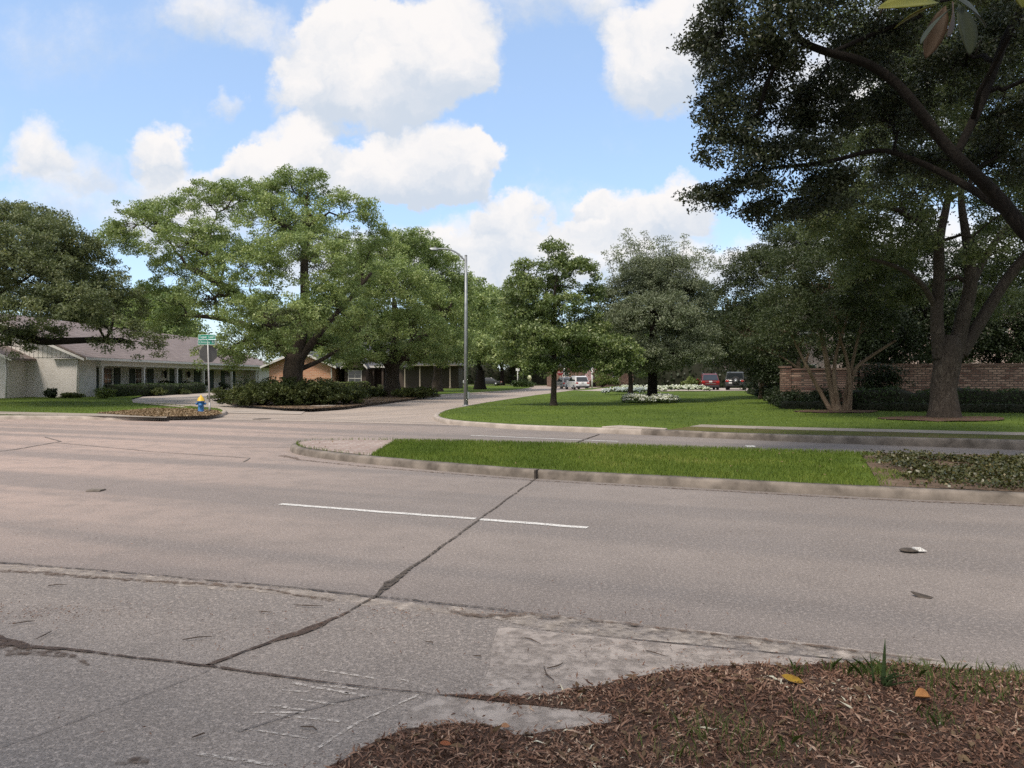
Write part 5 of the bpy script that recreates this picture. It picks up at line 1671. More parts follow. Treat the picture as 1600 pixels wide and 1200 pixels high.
mb.box(LX(337), LX(342), 1.0, 1.04, .25, .62)
mb.box(LX(339), LX(340), 1.01, 1.03, .02, .25)
o = mb.build('yard_sign', M['trim'])
o.location = hs.location
o.rotation_euler = hs.rotation_euler
tag(o, 'small white sign standing on the porch, right of the tall shutters', 'sign')
# front wing of the house, at the left edge
wg_t = Matrix.Identity(4)
mb = MB()
mb.box(-1.8, 0, 3.35, 14, -.3, 2.55)
wg = mb.build('wing_wall', M['white_brick'], hs)
window(hs, 0, 1, 0, 1, 0) if False else None
mb = MB()
slope_slab(mb, [(-2.4, 2.75, 2.52), (0.0, 2.75, 2.52), (0.0, 8, 4.9), (-2.4, 8, 4.9)])
slope_slab(mb, [(-2.4, 8, 4.9), (0.0, 8, 4.9), (0.0, 13.6, 2.52), (-2.4, 13.6, 2.52)])
mb.build('wing_roof', M['shingle'], hs)
mb = MB()
mb.prism([(3.35, 2.56), (13.6, 2.56), (8, 4.7)], 'x', -1.79, -1.7)
mb.prism([(2.75, 2.34), (2.75, 2.50), (8, 4.86), (13.3, 2.50), (13.3, 2.34), (8, 4.60)], 'x', -2.43, -2.40)
mb.build('wing_gable', M['siding'], hs)
f = MB()
f.box(-1.88, -1.78, 4.1, 5.6, .25, .33)
f.box(-1.88, -1.78, 4.1, 5.6, 2.2, 2.28)
f.box(-1.88, -1.78, 4.1, 4.18, .33, 2.2)
f.box(-1.88, -1.78, 5.52, 5.6, .33, 2.2)
f.box(-1.87, -1.78, 4.18, 5.52, 1.2, 1.28)
f.box(-1.85, -1.78, 4.83, 4.87, .33, 2.2)
f.box(-1.85, -1.78, 4.18, 5.52, .75, .78)
f.box(-1.85, -1.78, 4.18, 5.52, 1.72, 1.75)
fr = f.build('window', M['trim'], hs)
g = MB()
g.box(-1.83, -1.79, 4.18, 5.52, .33, 2.2)
g.build('pane', M['glass'], fr)
mb = MB()
mb.tube([(-.05, 0.06, 2.5), (-.09, 0.06, 2.3), (-.09, .06, .0)], .045, 8)
mb.build('downpipe', M['trim'], hs)
mb = MB()
mb.tube([(-1.85, 3.45, 2.45), (-1.87, 3.45, .0)], .045, 8)
mb.build('downpipe', M['trim'], hs)
# potted plants on the porch
mb = MB()
mb.lathe([(.16, 0), (.13, .05), (.10, .22), (.22, .42), (.26, .5), (.22, .5), (.0, .46)], 16)
u_ = empty('stone_urn', (-28.2 + .0, 68.6, .30), 'pale stone urn with a small plant on the porch edge', 'planter')
mb.build('urn', M['trim'], u_)
rng_ = np.random.default_rng(3)
v, rv = leaves_np(rng_, np.array([[0, 0, .62], [.12, 0, .7], [-.1, .1, .75]]), 40, .22, .12, .05)
np_mesh('plant', v, 4, M['azalea_leaf'], u_, {'rnd': rv})

# brick house with slate roof behind the corner oak; local frame = world axes
bh = empty('brick_house', (-19.5, 68, .25), 'orange brick house with slate roofs behind the corner oak', 'house')
mb = MB()
mb.box(-2.75, 2.9, 0, 12, -.3, 2.55)
mb.prism([(-2.75, 2.55), (2.9, 2.55), (.08, 3.75)], 'y', 0, .2)
mb.build('wall', M['orange_brick'], bh)
mb = MB()
slope_slab(mb, [(-3.4, -.5, 2.38), (.08, -.5, 3.9), (.08, 12, 3.9), (-3.4, 12, 2.38)])
slope_slab(mb, [(3.5, -.5, 2.38), (3.5, 12, 2.38), (.08, 12, 3.9), (.08, -.5, 3.9)])
slope_slab(mb, [(2.9, 3.0, 2.5), (7.6, 3.0, 2.5), (7.0, 9, 5.0), (2.0, 9, 5.0)])
slope_slab(mb, [(7.6, 3.0, 2.5), (9.0, 9, 2.4), (7.0, 9, 5.0)])
slope_slab(mb, [(3.6, 1.0, 2.3), (4.8, 1.0, 3.6), (4.8, 7.0, 3.6), (3.6, 6.0, 2.3)])
slope_slab(mb, [(6.0, 1.0, 2.3), (6.0, 6.0, 2.3), (4.8, 7.0, 3.6), (4.8, 1.0, 3.6)])
rf = mb.build('roof', M['slate'], bh)
mb = MB()
mb.prism([(-3.4, 2.18), (-3.4, 2.36), (.08, 3.88), (3.5, 2.36), (3.5, 2.18), (.08, 3.66)], 'y', -.56, -.5)
mb.prism([(3.55, 2.12), (3.55, 2.30), (4.8, 3.6), (6.05, 2.30), (6.05, 2.12), (4.8, 3.38)], 'y', .94, 1.0)
mb.box(2.95, 7.5, 2.90, 2.98, 2.3, 2.48)
mb.build('fascia', M['trim'], rf)
mb = MB()
mb.box(2.95, 7.3, 6.0, 8.9, -.3, 2.4)
mb.build('rear_wall', M['dark_wood'], bh)
mb = MB()
mb.prism([(3.75, 2.3), (5.85, 2.3), (4.8, 3.42)], 'y', 1.1, 1.2)
mb.box(3.8, 5.8, 1.6, 5.9, -.3, 2.28)
mb.build('entry_gable', M['dark_wood'], bh)
window(bh, 4.2, 5.35, .55, 2.0, 1.6, 2, 2)
for x in (3.1, 6.2, 7.1):
    mb = MB()
    mb.box(x - .08, x + .08, 3.1, 3.26, -.3, 2.32)
    mb.build('post', M['dark_wood'], bh)
mb = MB()
mb.tube([(2.95, -.1, 2.25), (2.98, -.1, 2.0), (2.98, -.05, 0)], .05, 8)
mb.build('downpipe', M['trim'], bh)
mb = MB()
mb.box(2.7, 2.9, -.02, 0, 0, .01)


def far_house(name, label, loc, w, d, h, roof_h, wm, rm, cols=0, rz=0.0, storeys=1, nwin=4):
    r_ = empty(name, loc, label, 'house', None, rz)
    m_ = MB()
    m_.box(-w / 2, w / 2, 0, d, -.3, h)
    m_.build('wall', wm, r_)
    m_ = MB()
    e = .5
    slope_slab(m_, [(-w / 2 - e, -e, h), (w / 2 + e, -e, h), (w / 2 - d * .35, d / 2, h + roof_h), (-w / 2 + d * .35, d / 2, h + roof_h)])
    slope_slab(m_, [(w / 2 + e, -e, h - .001), (w / 2 + e, d + e, h - .001), (w / 2 - d * .35, d / 2, h + roof_h - .001)])
    slope_slab(m_, [(-w / 2 - e, -e, h - .002), (-w / 2 + d * .35, d / 2, h + roof_h - .002), (-w / 2 - e, d + e, h - .002)])
    slope_slab(m_, [(w / 2 + e, d + e, h - .003), (-w / 2 - e, d + e, h - .003), (-w / 2 + d * .35, d / 2, h + roof_h - .003), (w / 2 - d * .35, d / 2, h + roof_h - .003)])
    m_.build('roof', rm, r_)
    for s in range(storeys):
        zb = .8 + s * (h / storeys)
        for i in range(nwin):
            x = -w / 2 + w * (i + .5) / nwin
            window(r_, x - .5, x + .5, zb, zb + 1.4, 0, 2, 2)
    for i in range(cols):
        x = -w / 2 + w * (i + .5) / cols
        m_ = MB()
        m_.lathe([(.14, -.3), (.14, .1), (.09, .15), (.08, h - .3), (.13, h - .2), (.13, h - .13)], 14, Matrix.Translation((x, -1.6, 0)))
        m_.build('column', M['cream'], r_)
    if cols:
        m_ = MB()
        m_.box(-w / 2, w / 2, -1.9, -.01, h - .14, h - .01)
        m_.build('porch_beam', M['cream'], r_)
    return r_


far_house('cream_house', 'shadowed house with cream porch columns behind the second oak', (-11.2, 100, .3), 8, 9, 3.0, 2.4, M['dark_wood'], M['slate'], 4, nwin=0)
far_house('pink_house', 'pale pink brick two storey house behind the parked cars', (33.0, 98, .4), 12, 10, 6.2, 3, M['pink_brick'], M['slate'], 0, R(-12), 2, 4)
far_house('pale_house', 'tall pale pinkish house hidden behind the garden wall evergreens', (29, 52, .3), 19, 10, 6.0, 2.6, M['pink_brick'], M['slate'], 0, R(-8), 2, 6)
far_house('brick_house', 'dark low brick house with a flag, far behind the white car', (20.0, 128, .3), 26, 9, 3.2, 2.6, M['wall_brick'], M['slate'], 0, R(4), 1, 6)
far_house('far_house', 'low pale house at the very end of the street behind the trees', (-22, 185, .3), 22, 9, 3.2, 2.4, M['cream'], M['shingle'], 0, 0, 1, 5)

# garden wall
gw = empty('garden_wall', gr(1400, 0, 33), 'long weathered brick garden wall in the shade behind the hedge', 'wall')
gl_ = gw.location
pA, pB, pC = gr(1236, 0, 36.5), gr(1345, 0, 33.6), V(34, 30.2, .3)
mb = MB()
mc = MB()
for a, c, h0, h1 in ((pA, pB, 1.85, 1.98), (pB, pC, 2.02, 2.05)):
    d_ = (c - a)
    L_ = d_.length
    T = Matrix.Translation(Vector((a.x, a.y, .1)) - Vector((gl_.x, gl_.y, gl_.z))) @ Matrix.Rotation(math.atan2(d_.y, d_.x), 4, 'Z')
    mb.box(0, L_ - .15, 0, .3, -.2, h0, T)
    mc.box(-.03, L_ - .14, -.05, .35, h0 + .002, h0 + .10, T)
mb.build('wall_face', M['wall_brick'], gw)
mc.build('coping', M['wall_brick'], gw)
T = Matrix.Translation(Vector((pA.x, pA.y, .1)) - Vector((gl_.x, gl_.y, gl_.z)))
mb = MB()
mb.box(-.42, -.02, -.06, .36, -.2, 1.98, T)
mb.box(-.47, .0, -.11, .41, 1.982, 2.08, T)
mb.build('end_pier', M['wall_brick'], gw)

# ------------------------------------------------------------------ street furniture
M['galv'] = simple('galvanised_steel', (0.30, 0.32, 0.33), (0.22, 0.235, 0.245), 6.0, .5, metal=.5)
M['galv_dull'] = simple('dull_sign_back', (0.125, 0.122, 0.118), (0.10, 0.098, 0.095), 5.0, .6, metal=.1)
M['post'] = simple('grey_sign_post', (0.46, 0.45, 0.43), (0.36, 0.35, 0.34), 9.0, .55, metal=.3)
M['sign_green'] = simple('street_sign_green', (0.010, 0.20, 0.13), (0.012, 0.235, 0.155), 9.0, .45)
M['sign_white'] = simple('reflective_white', (0.72, 0.82, 0.78), (0.62, 0.74, 0.70), 9.0, .45)
M['hyd_blue'] = simple('hydrant_blue', (0.045, 0.19, 0.42), (0.030, 0.135, 0.33), 7.0, .42, spec=.5)
M['hyd_yellow'] = simple('hydrant_yellow', (0.72, 0.47, 0.05), (0.60, 0.38, 0.035), 8.0, .45, spec=.5)
M['sign_red'] = simple('stop_sign_red', (0.20, 0.012, 0.015), (0.16, 0.010, 0.012), 6.0, .5)
M['white_paint'] = simple('white_paint', (0.72, 0.72, 0.70), (0.62, 0.62, 0.60), 4.0, .5)

# street lamp: tall pole with a curved arm to the left
b = gr(728, 637.5, 39)
lamp = empty('street_lamp', b, 'tall galvanised street lamp with curved arm at the lawn corner', 'street lamp')
zt = W(0, 400, 39).z - b.z
mb = MB()
mb.tube([(0, 0, 0), (0, 0, zt * .5), (0, 0, zt)], [.115, .092, .068], 14)
mb.lathe([(.20, 0), (.20, .025), (.125, .03), (.125, .05), (.0, .05)], 16)
mb.lathe([(.075, zt), (.06, zt + .05), (0, zt + .07)], 12)
mb.build('pole', M['galv'], lamp)
mb = MB()
k_ = 39 / F
arm = [(-.02, 0, zt - .28), (-.22, 0, zt - .06), (-.48, 0, zt + .18), (-.82, 0, zt + .34), (-1.2, 0, zt + .38), (-1.55, 0, zt + .37)]
mb.tube(smooth_line([Vector(p) for p in arm], 2), .044, 10)
mb.build('arm', M['galv'], lamp)
mb = MB()
prof = [(-1.45, .30, .42), (-1.55, .29, .43), (-1.75, .29, .43), (-1.88, .33, .41), (-1.92, .36, .39)]
hw = [.05, .11, .13, .10, .04]
vs, fs = [], []
for (x, z0, z1), w in zip(prof, hw):
    vs += [(x, -w, zt + z0 + .02), (x, w, zt + z0 + .02), (x, w * .7, zt + z1), (x, -w * .7, zt + z1)]
for i in range(4):
    for j in range(4):
        fs.append((i * 4 + j, i * 4 + (j + 1) % 4, (i + 1) * 4 + (j + 1) % 4, (i + 1) * 4 + j))
fs += [(3, 2, 1, 0), (16, 17, 18, 19)]
mb.add(vs, fs)
lh = mb.build('lamp_head', M['galv'], lamp)
mb = MB()
mb.lathe([(.04, zt + .42), (.04, zt + .52), (.0, zt + .53)], 10, Matrix.Translation((-1.62, 0, 0)))
mb.lathe([(.015, zt + .40), (.015, zt + .56), (.0, zt + .57)], 8, Matrix.Translation((-1.86, 0, 0)))
mb.build('photocell', M['galv_dull'], lh)
mb = MB()
mb.box(-1.82, -1.55, -.09, .09, zt + .285, zt + .30)
mb.build('lens', M['glass'], lh)
mb = MB()
mb.box(.08, .19, -.07, .07, .38, .72)
mb.box(.17, .2, -.05, .05, .42, .68)
mb.build('junction_box', M['galv'], lamp)

# corner sign post
b = gl(327, 647, 32.6)
sp_ = empty('street_sign', b, 'grey post with two green street name blades over the back of a stop sign', 'street sign')
lean = -.075
zs = W(0, 540, 32.6).z - b.z
mb = MB()
mb.tube([(0.02, 0, -.1), (lean * .4 + .01, 0, zs * .5), (lean, 0, zs + .5)], [.035, .032, .030], 10)
mb.tube([(0.02, 0, -.1), (0.012, 0, .38)], .043, 10)
mb.build('post', M['post'], sp_)
o8 = [(math.cos(R(22.5 + 45 * i)) * .40, math.sin(R(22.5 + 45 * i)) * .40) for i in range(8)]
mb = MB()
zc = zs - .36
T = Matrix.Translation((lean * .8, .055, zc)) @ Matrix.Rotation(R(38), 4, 'Z')
vs = [T @ Vector((u, .0, v)) for u, v in o8] + [T @ Vector((u, .004, v)) for u, v in o8]
mb.add(vs, [tuple(range(8)), tuple(range(15, 7, -1))] + [(i, (i + 1) % 8, (i + 1) % 8 + 8, i + 8) for i in range(8)])
st = mb.build('stop_sign_back', M['galv_dull'], sp_)
mb = MB()
vs = [T @ Vector((u, .0055, v)) for u, v in o8] + [T @ Vector((u, .0075, v)) for u, v in o8]
mb.add(vs, [tuple(range(8)), tuple(range(15, 7, -1))] + [(i, (i + 1) % 8, (i + 1) % 8 + 8, i + 8) for i in range(8)])
mb.build('sign_face', M['sign_red'], st)


def text_mesh(body, size, mat, parent, mtx, name='lettering'):
    cu = bpy.data.curves.new(name, 'FONT')
    cu.body = body
    cu.size = size
    cu.extrude = .001
    cu.align_x = 'LEFT'
    t = bpy.data.objects.new(name, cu)
    COL.objects.link(t)
    dg = bpy.context.evaluated_depsgraph_get()
    me = bpy.data.meshes.new_from_object(t.evaluated_get(dg))
    bpy.data.objects.remove(t)
    me.transform(mtx)
    me.materials.clear()
    me.materials.append(mat)
    o = bpy.data.objects.new(name, me)
    COL.objects.link(o)
    o.parent = parent
    return o


def name_blade(z, w, h, yaw, word, small, ofs):
    T = Matrix.Translation((lean + ofs, -.035, z)) @ Matrix.Rotation(yaw, 4, 'Z')
    m_ = MB()
    m_.box(-w / 2, w / 2, -.004, .004, -h / 2, h / 2, T)
    bl = m_.build('name_blade', M['sign_green'], sp_)
    m_ = MB()
    e = .012
    for x0, x1, z0, z1 in ((-w / 2, w / 2, h / 2 - e, h / 2), (-w / 2, w / 2, -h / 2, -h / 2 + e), (-w / 2, -w / 2 + e, -h / 2 + e, h / 2 - e), (w / 2 - e, w / 2, -h / 2 + e, h / 2 - e)):
        m_.box(x0, x1, -.0065, -.0045, z0, z1, T)
    m_.build('border', M['sign_white'], bl)
    Rt = T @ Matrix.Translation((-w / 2 + .045, -.0075, -h * .22)) @ Matrix.Rotation(R(90), 4, 'X')
    text_mesh(word, h * .72, M['sign_white'], bl, Rt @ Matrix.Diagonal((.80, 1, 1, 1)))
    Rs = T @ Matrix.Translation((w / 2 - .125, -.0075, h * .02)) @ Matrix.Rotation(R(90), 4, 'X')
    text_mesh(small, h * .42, M['sign_white'], bl, Rs)


name_blade(W(0, 526.5, 32.6).z - b.z, .80, .215, R(-7), 'Tupper  Lake', 'Dr', -.02)
name_blade(W(0, 534.8, 32.6).z - b.z, .70, .215, R(14), 'Chimney  Rock', 'Rd', -.03)

# fire hydrant
b = gl(314, 646.5, 31.6)
hy = empty('fire_hydrant', b, 'blue fire hydrant with a yellow bonnet on the leaf strewn corner', 'fire hydrant')
mb = MB()
mb.lathe([(.165, 0), (.165, .035), (.12, .05), (.115, .06), (.115, .40), (.13, .42), (.15, .43), (.15, .465), (.0, .465)], 24)
bd = mb.build('barrel', M['hyd_blue'], hy)
mb = MB()
for i in range(8):
    a = i * math.pi / 4
    mb.lathe([(.013, .03), (.013, .055), (0, .056)], 6, Matrix.Translation((math.cos(a) * .145, math.sin(a) * .145, 0)))
mb.build('flange_bolts', M['hyd_blue'], bd)
mb = MB()
mb.lathe([(.155, .467), (.155, .50), (.145, .505), (.135, .56), (.10, .625), (.055, .66), (.03, .668), (.03, .73), (0, .735)], 24)
mb.build('bonnet', M['hyd_yellow'], hy)
for nm, d_, r_, ln, z in (('pumper_nozzle', (0.25, -1, 0), .075, .075, .30), ('hose_nozzle', (-1, -.25, 0), .055, .085, .36), ('hose_nozzle', (1, .25, 0), .055, .085, .36)):
    dv = Vector(d_).normalized()
    T = Matrix.Translation(Vector((0, 0, z)) + dv * .10) @ dv.to_track_quat('Z', 'Y').to_matrix().to_4x4()
    mb = MB()
    mb.lathe([(r_ * .8, 0), (r_ * .8, ln * .6), (r_, ln * .62), (r_, ln), (r_ * .6, ln + .012), (.018, ln + .014), (.018, ln + .04), (0, ln + .041)], 16, T)
    mb.build(nm, M['hyd_blue'], hy)

# far posts and signs
o = empty('lamp_post', gr(925, 0, 92), 'slim white post at the far edge of the lawn, right of the white car', 'post')
mb = MB()
mb.tube([(0, 0, -.1), (0, 0, 2.75)], .10, 10)
mb.build('pole', M['white_paint'], o)
mb = MB()
mb.lathe([(.12, 2.75), (.15, 2.8), (.10, 2.9), (0, 2.92)], 10)
mb.build('cap', M['white_paint'], o)
o = empty('sign_post', V(.9, 118, .12), 'thin white post beside the round shrub on the far corner', 'post')
mb = MB()
mb.tube([(0, 0, -.1), (0, 0, 3.0)], .08, 8)
mb.build('pole', M['white_paint'], o)
mb = MB()
mb.box(-.28, .28, -.10, -.085, 2.55, 2.95)
mb.build('panel', M['white_paint'], o)
o = empty('marker_post', V(2.75, 117, .12), 'short pale yellow-green marker post right of the round shrub', 'post')
mb = MB()
mb.lathe([(.22, 0), (.22, 1.2), (.30, 1.25), (.34, 1.5), (.2, 1.8), (0, 1.85)], 12)
mb.build('marker', M['light_leaf'] if False else simple('pale_yellow_plastic', (.55, .58, .35), (.48, .50, .30), 4, .5), o)
o = empty('stop_sign', V(7.0, 108, .05), 'far red stop sign left of the parked cars', 'road sign')
mb = MB()
mb.tube([(0, 0, -.1), (0, 0, 2.6)], .05, 8)
mb.build('post', M['post'], o)
mb = MB()
oo = [(math.cos(R(22.5 + 45 * i)) * .46, math.sin(R(22.5 + 45 * i)) * .46) for i in range(8)]
mb.prism([(u, v + 2.3) for u, v in oo], 'y', -.07, -.06)
pl = mb.build('sign_face', M['sign_red'], o)
text_mesh('STOP', .30, M['white_paint'], pl, Matrix.Translation((-.36, -.074, 2.2)) @ Matrix.Rotation(R(90), 4, 'X'))
o = empty('utility_pole', V(8.6, 122, .05), 'pale thin pole rising behind the parked cars', 'post')
mb = MB()
mb.tube([(0, 0, -.1), (0, 0, 4.6)], .11, 8)
mb.build('pole', M['white_paint'], o)
mb = MB()
mb.lathe([(.16, 4.6), (.16, 4.9), (0, 4.95)], 8)
mb.build('cap', M['white_paint'], o)
# flag on the dark brick house
fl = empty('flag', V(12.4, 126.5, .3), 'striped flag hanging from a slanting staff at the far brick house', 'flag')
mb = MB()
mb.tube([(-.5, 0, .6), (1.4, -.3, 4.2)], .04, 6)
mb.build('staff', M['white_paint'], fl)
M['flag'], N_, L_2, B_ = nodes_of('flag_cloth')
tc = N_.new('ShaderNodeTexCoord')
sx = N_.new('ShaderNodeSeparateXYZ')
L_2.new(tc.outputs['UV'], sx.inputs[0])
mm = N_.new('ShaderNodeMath')
mm.operation = 'MULTIPLY'
L_2.new(sx.outputs[1], mm.inputs[0])
mm.inputs[1].default_value = 6.5
fr_ = N_.new('ShaderNodeMath')
fr_.operation = 'FRACT'
L_2.new(mm.outputs[0], fr_.inputs[0])
gt = N_.new('ShaderNodeMath')
gt.operation = 'GREATER_THAN'
L_2.new(fr_.outputs[0], gt.inputs[0])
gt.inputs[1].default_value = .5
L_2.new(mixc(N_, L_2, gt.outputs[0], (.38, .05, .06), (.66, .64, .62)), B_.inputs['Base Color'])
me = bpy.data.meshes.new('cloth')
vs, fs, uv = [], [], []
for j in range(9):
    for i in range(9):
        u, w_ = i / 8, j / 8
        p = Vector((-.1, -.07, 1.35)).lerp(Vector((1.35, -.3, 4.1)), u) + Vector((.95 * w_, -.12 * math.sin(u * 6 + w_ * 5) * w_, -.75 * w_))
        vs.append(p)
        uv.append((u, w_))
for j in range(8):
    for i in range(8):
        fs.append((j * 9 + i, j * 9 + i + 1, (j + 1) * 9 + i + 1, (j + 1) * 9 + i))
me.from_pydata(vs, [], fs)
ul = me.uv_layers.new(name='UVMap')
for lp in me.loops:
    ul.data[lp.index].uv = uv[lp.vertex_index]
me.materials.append(M['flag'])
o = bpy.data.objects.new('cloth', me)
COL.objects.link(o)
o.parent = fl
md = o.modifiers.new('thickness', 'SOLIDIFY')
md.thickness = .01
mb = MB()
mb.add([Vector(p) + Vector((0, -.03, 0)) for p in (vs[4], vs[8], vs[4 * 9 + 8], vs[4 * 9 + 4])], [(0, 1, 2, 3)])
c_o = mb.build('canton', simple('navy_cloth', (.02, .03, .10), (.03, .04, .12), 6, .8), fl)
md = c_o.modifiers.new('thickness', 'SOLIDIFY')
md.thickness = .01

# ------------------------------------------------------------------ cars
M['tyre'] = simple('tyre_rubber', (0.016, 0.016, 0.017), (0.025, 0.025, 0.026), 10, .85)
M['rim'] = simple('alloy_rim', (0.42, 0.43, 0.44), (0.30, 0.31, 0.32), 6, .35, metal=.8)
M['car_glass'] = simple('car_glass', (0.014, 0.017, 0.020), (0.022, 0.026, 0.03), 1.5, .06, spec=.9)
M['plastic'] = simple('black_plastic', (0.018, 0.018, 0.019), (0.028, 0.028, 0.03), 9, .6)
M['tail_red'] = simple('tail_lamp_red', (0.42, 0.025, 0.02), (0.32, 0.015, 0.015), 12, .25, spec=.6)
M['plate'] = simple('number_plate', (0.62, 0.62, 0.60), (0.55, 0.55, 0.54), 8, .5)
M['chrome'] = simple('bright_metal', (0.62, 0.62, 0.62), (0.5, 0.5, 0.5), 6, .25, metal=.9)


def paint(name, c):
    return simple(name, c, tuple(x * .9 for x in c), 2.0, .32, spec=.5, coat=.6)


def car(label, loc, rz, pm, L=4.7, Wd=1.86, Ht=1.68, group=None, boxy=False, spare=False, sedan=False):
    """local +y is forward"""
    r_ = empty('parked_car', loc, label, 'car', group, rz)
    w = Wd / 2
    belt = Ht * .60
    low = .30 if not boxy else .42
    y0, y1 = -L / 2, L / 2
    m_ = MB()
    side = [(y0 + .06, low), (y0, low + .28), (y0 + .03, belt - .12), (y0 + .14, belt), (y1 - 1.25, belt), (y1 - .35, belt - .14), (y1 - .04, belt - .34), (y1, low + .2), (y1 - .08, low)]
    if sedan:
        side[3] = (y0 + .2, belt - .02)
    ws = [w * .94, w * .97, w, w * .96, w * .96, w * .93, w * .90, w * .92, w * .94]
    n = len(side)
    vs = [(-a, y, z) for (y, z), a in zip(side, ws)] + [(a, y, z) for (y, z), a in zip(side, ws)]
    m_.add(vs, [tuple(range(n)), tuple(range(2 * n - 1, n - 1, -1))] + [(i, i + n, (i + 1) % n + n, (i + 1) % n) for i in range(n)])
    if boxy:
        gh = [(y0 + .16, belt - .01), (y0 + .22, Ht - .08), (y0 + .35, Ht), (y0 + 3.0, Ht), (y0 + 3.35, belt - .01)]
        tw = [w * .95, w * .86, w * .82, w * .82, w * .94]
    elif sedan:
        gh = [(y0 + .75, belt - .03), (y0 + 1.55, Ht - .06), (y0 + 1.9, Ht), (y0 + 2.7, Ht), (y0 + 3.5, belt - .02)]
        tw = [w * .92, w * .76, w * .72, w * .72, w * .92]
    else:
        gh = [(y0 + .10, belt - .01), (y0 + .50, Ht - .10), (y0 + .75, Ht), (y0 + 2.5, Ht), (y0 + 3.45, belt - .01)]
        tw = [w * .94, w * .80, w * .74, w * .74, w * .93]
    k = len(gh)
    vs = [(-a, y, z) for (y, z), a in zip(gh, tw)] + [(a, y, z) for (y, z), a in zip(gh, tw)]
    m_.add(vs, [tuple(range(k)), tuple(range(2 * k - 1, k - 1, -1))] + [(i, i + k, (i + 1) % k + k, (i + 1) % k) for i in range(k)])
    m_.build('body', pm, r_, bevel=.05)

    def quad_on(name, i, j, s0, s1, t0, t1, ofs):
        """glass patch on the greenhouse strip between profile points i and j; s across, t along"""
        def pt(s, t):
            y = gh[i][0] * (1 - t) + gh[j][0] * t
            z = gh[i][1] * (1 - t) + gh[j][1] * t
            a = tw[i] * (1 - t) + tw[j] * t
            return Vector((a * s, y, z))
        nn = Vector((0, -(gh[j][1] - gh[i][1]), gh[j][0] - gh[i][0])).normalized()
        if nn.y * (1 if i > 1 else -1) < 0:
            nn = -nn
        q = [pt(s0, t0), pt(s1, t0), pt(s1, t1), pt(s0, t1)]
        mm_ = MB()
        mm_.add([p + nn * ofs for p in q] + [p - nn * .02 for p in q], [(0, 1, 2, 3), (7, 6, 5, 4), (0, 4, 5, 1), (1, 5, 6, 2), (2, 6, 7, 3), (3, 7, 4, 0)])
        return mm_.build(name, M['car_glass'], r_)
    quad_on('rear_window', 0, 1, -.90, .90, .02, .96, .012)
    quad_on('windscreen', k - 1, k - 2, -.88, .88, .08, .95, .012)
    for s in (-1, 1):
        mm_ = MB()
        ya, yb = gh[0][0] + (.35 if not boxy else .15), gh[-1][0] - .30
        yc, yd = gh[-2][0] + .05, gh[1][0] + .18
        za, zb = belt + .05, Ht - .12
        xa, xb = tw[0] * .985 + .012, tw[2] * 1.02 + .02
        mm_.add([(s * (xa - .005), ya, za), (s * (xa - .005), yb, za), (s * xb, yc, zb), (s * xb, yd, zb), (s * (xa - .06), ya, za), (s * (xa - .06), yb, za), (s * (xb - .06), yc, zb), (s * (xb - .06), yd, zb)],
                [(0, 1, 2, 3), (7, 6, 5, 4), (0, 4, 5, 1), (1, 5, 6, 2), (2, 6, 7, 3), (3, 7, 4, 0)])
        mm_.build('side_window', M['car_glass'], r_)
        mm_ = MB()
        T = Matrix.Translation((s * (w + .08), y1 - 1.75, belt + .07))
        mm_.box(-.10, .10, -.05, .06, -.07, .09, T)
        mm_.build('wing_mirror', pm, r_, bevel=.02)
        mm_ = MB()
        zl = belt - .18
        mm_.box(s * w * .94 if s < 0 else w * .62, -w * .62 if s < 0 else w * .94, y0 - .012, y0 + .12, zl - .09, zl + .09)
        mm_.build('tail_light', M['tail_red'], r_, bevel=.015)
        mm_ = MB()
        mm_.box(min(s * w * .55, s * w * .88), max(s * w * .55, s * w * .88), y1 - .16, y1 - .02, low + .26, low + .42)
        mm_.build('headlight', M['plate'], r_, bevel=.02)
        rr = .34 if not boxy else .41
        for yy in (y0 + .85, y1 - .90):
            T = Matrix.Translation((s * (w - .12), yy, rr)) @ Matrix.Rotation(R(90), 4, 'Y')
            mm_ = MB()
            mm_.lathe([(rr * .55, -.12), (rr * .9, -.12), (rr, -.08), (rr, .08), (rr * .9, .12), (rr * .55, .12)], 24, T)
            wh = mm_.build('wheel', M['tyre'], r_)
            mm_ = MB()
            mm_.lathe([(rr * .62, -.125 if s < 0 else -.10), (rr * .62, .10 if s < 0 else .125)], 18, T)
            mm_.build('rim', M['rim'], wh)
    m_ = MB()
    m_.box(-w * .96, w * .96, y0 - .06, y0 + .1, low - .02, low + .20)
    m_.build('bumper', M['plastic'], r_, bevel=.03)
    m_ = MB()
    px_ = -w * .45 if boxy else 0
    pz = low + .26 if boxy else belt - .22
    m_.box(px_ - .16, px_ + .16, y0 - .035, y0 + .02, pz, pz + .15)
    m_.build('number_plate', M['plate'], r_)
    if spare:
        T = Matrix.Translation((w * .12, y0 - .13, belt - .12)) @ Matrix.Rotation(R(90), 4, 'X')
        m_ = MB()
        m_.lathe([(.22, -.12), (.36, -.12), (.40, -.08), (.40, .08), (.36, .12), (.22, .12)], 24, T)
        sw = m_.build('spare_wheel', M['tyre'], r_)
        m_ = MB()
        m_.lathe([(.25, .02), (.25, .10), (.16, .125), (.08, .13), (0, .13)], 10, T)
        m_.build('rim', M['rim'], sw)
        m_ = MB()
        m_.box(-w * .8, w * .8, y0 + .05, y0 + .12, belt + .0, belt + .03)
        m_.build('trim_bar', M['chrome'], r_)
    elif not sedan:
        m_ = MB()
        m_.box(-w * .55, w * .55, y0 - .02, y0 + .05, low + .34, low + .40)
        m_.build('trim_bar', M['chrome'], r_)
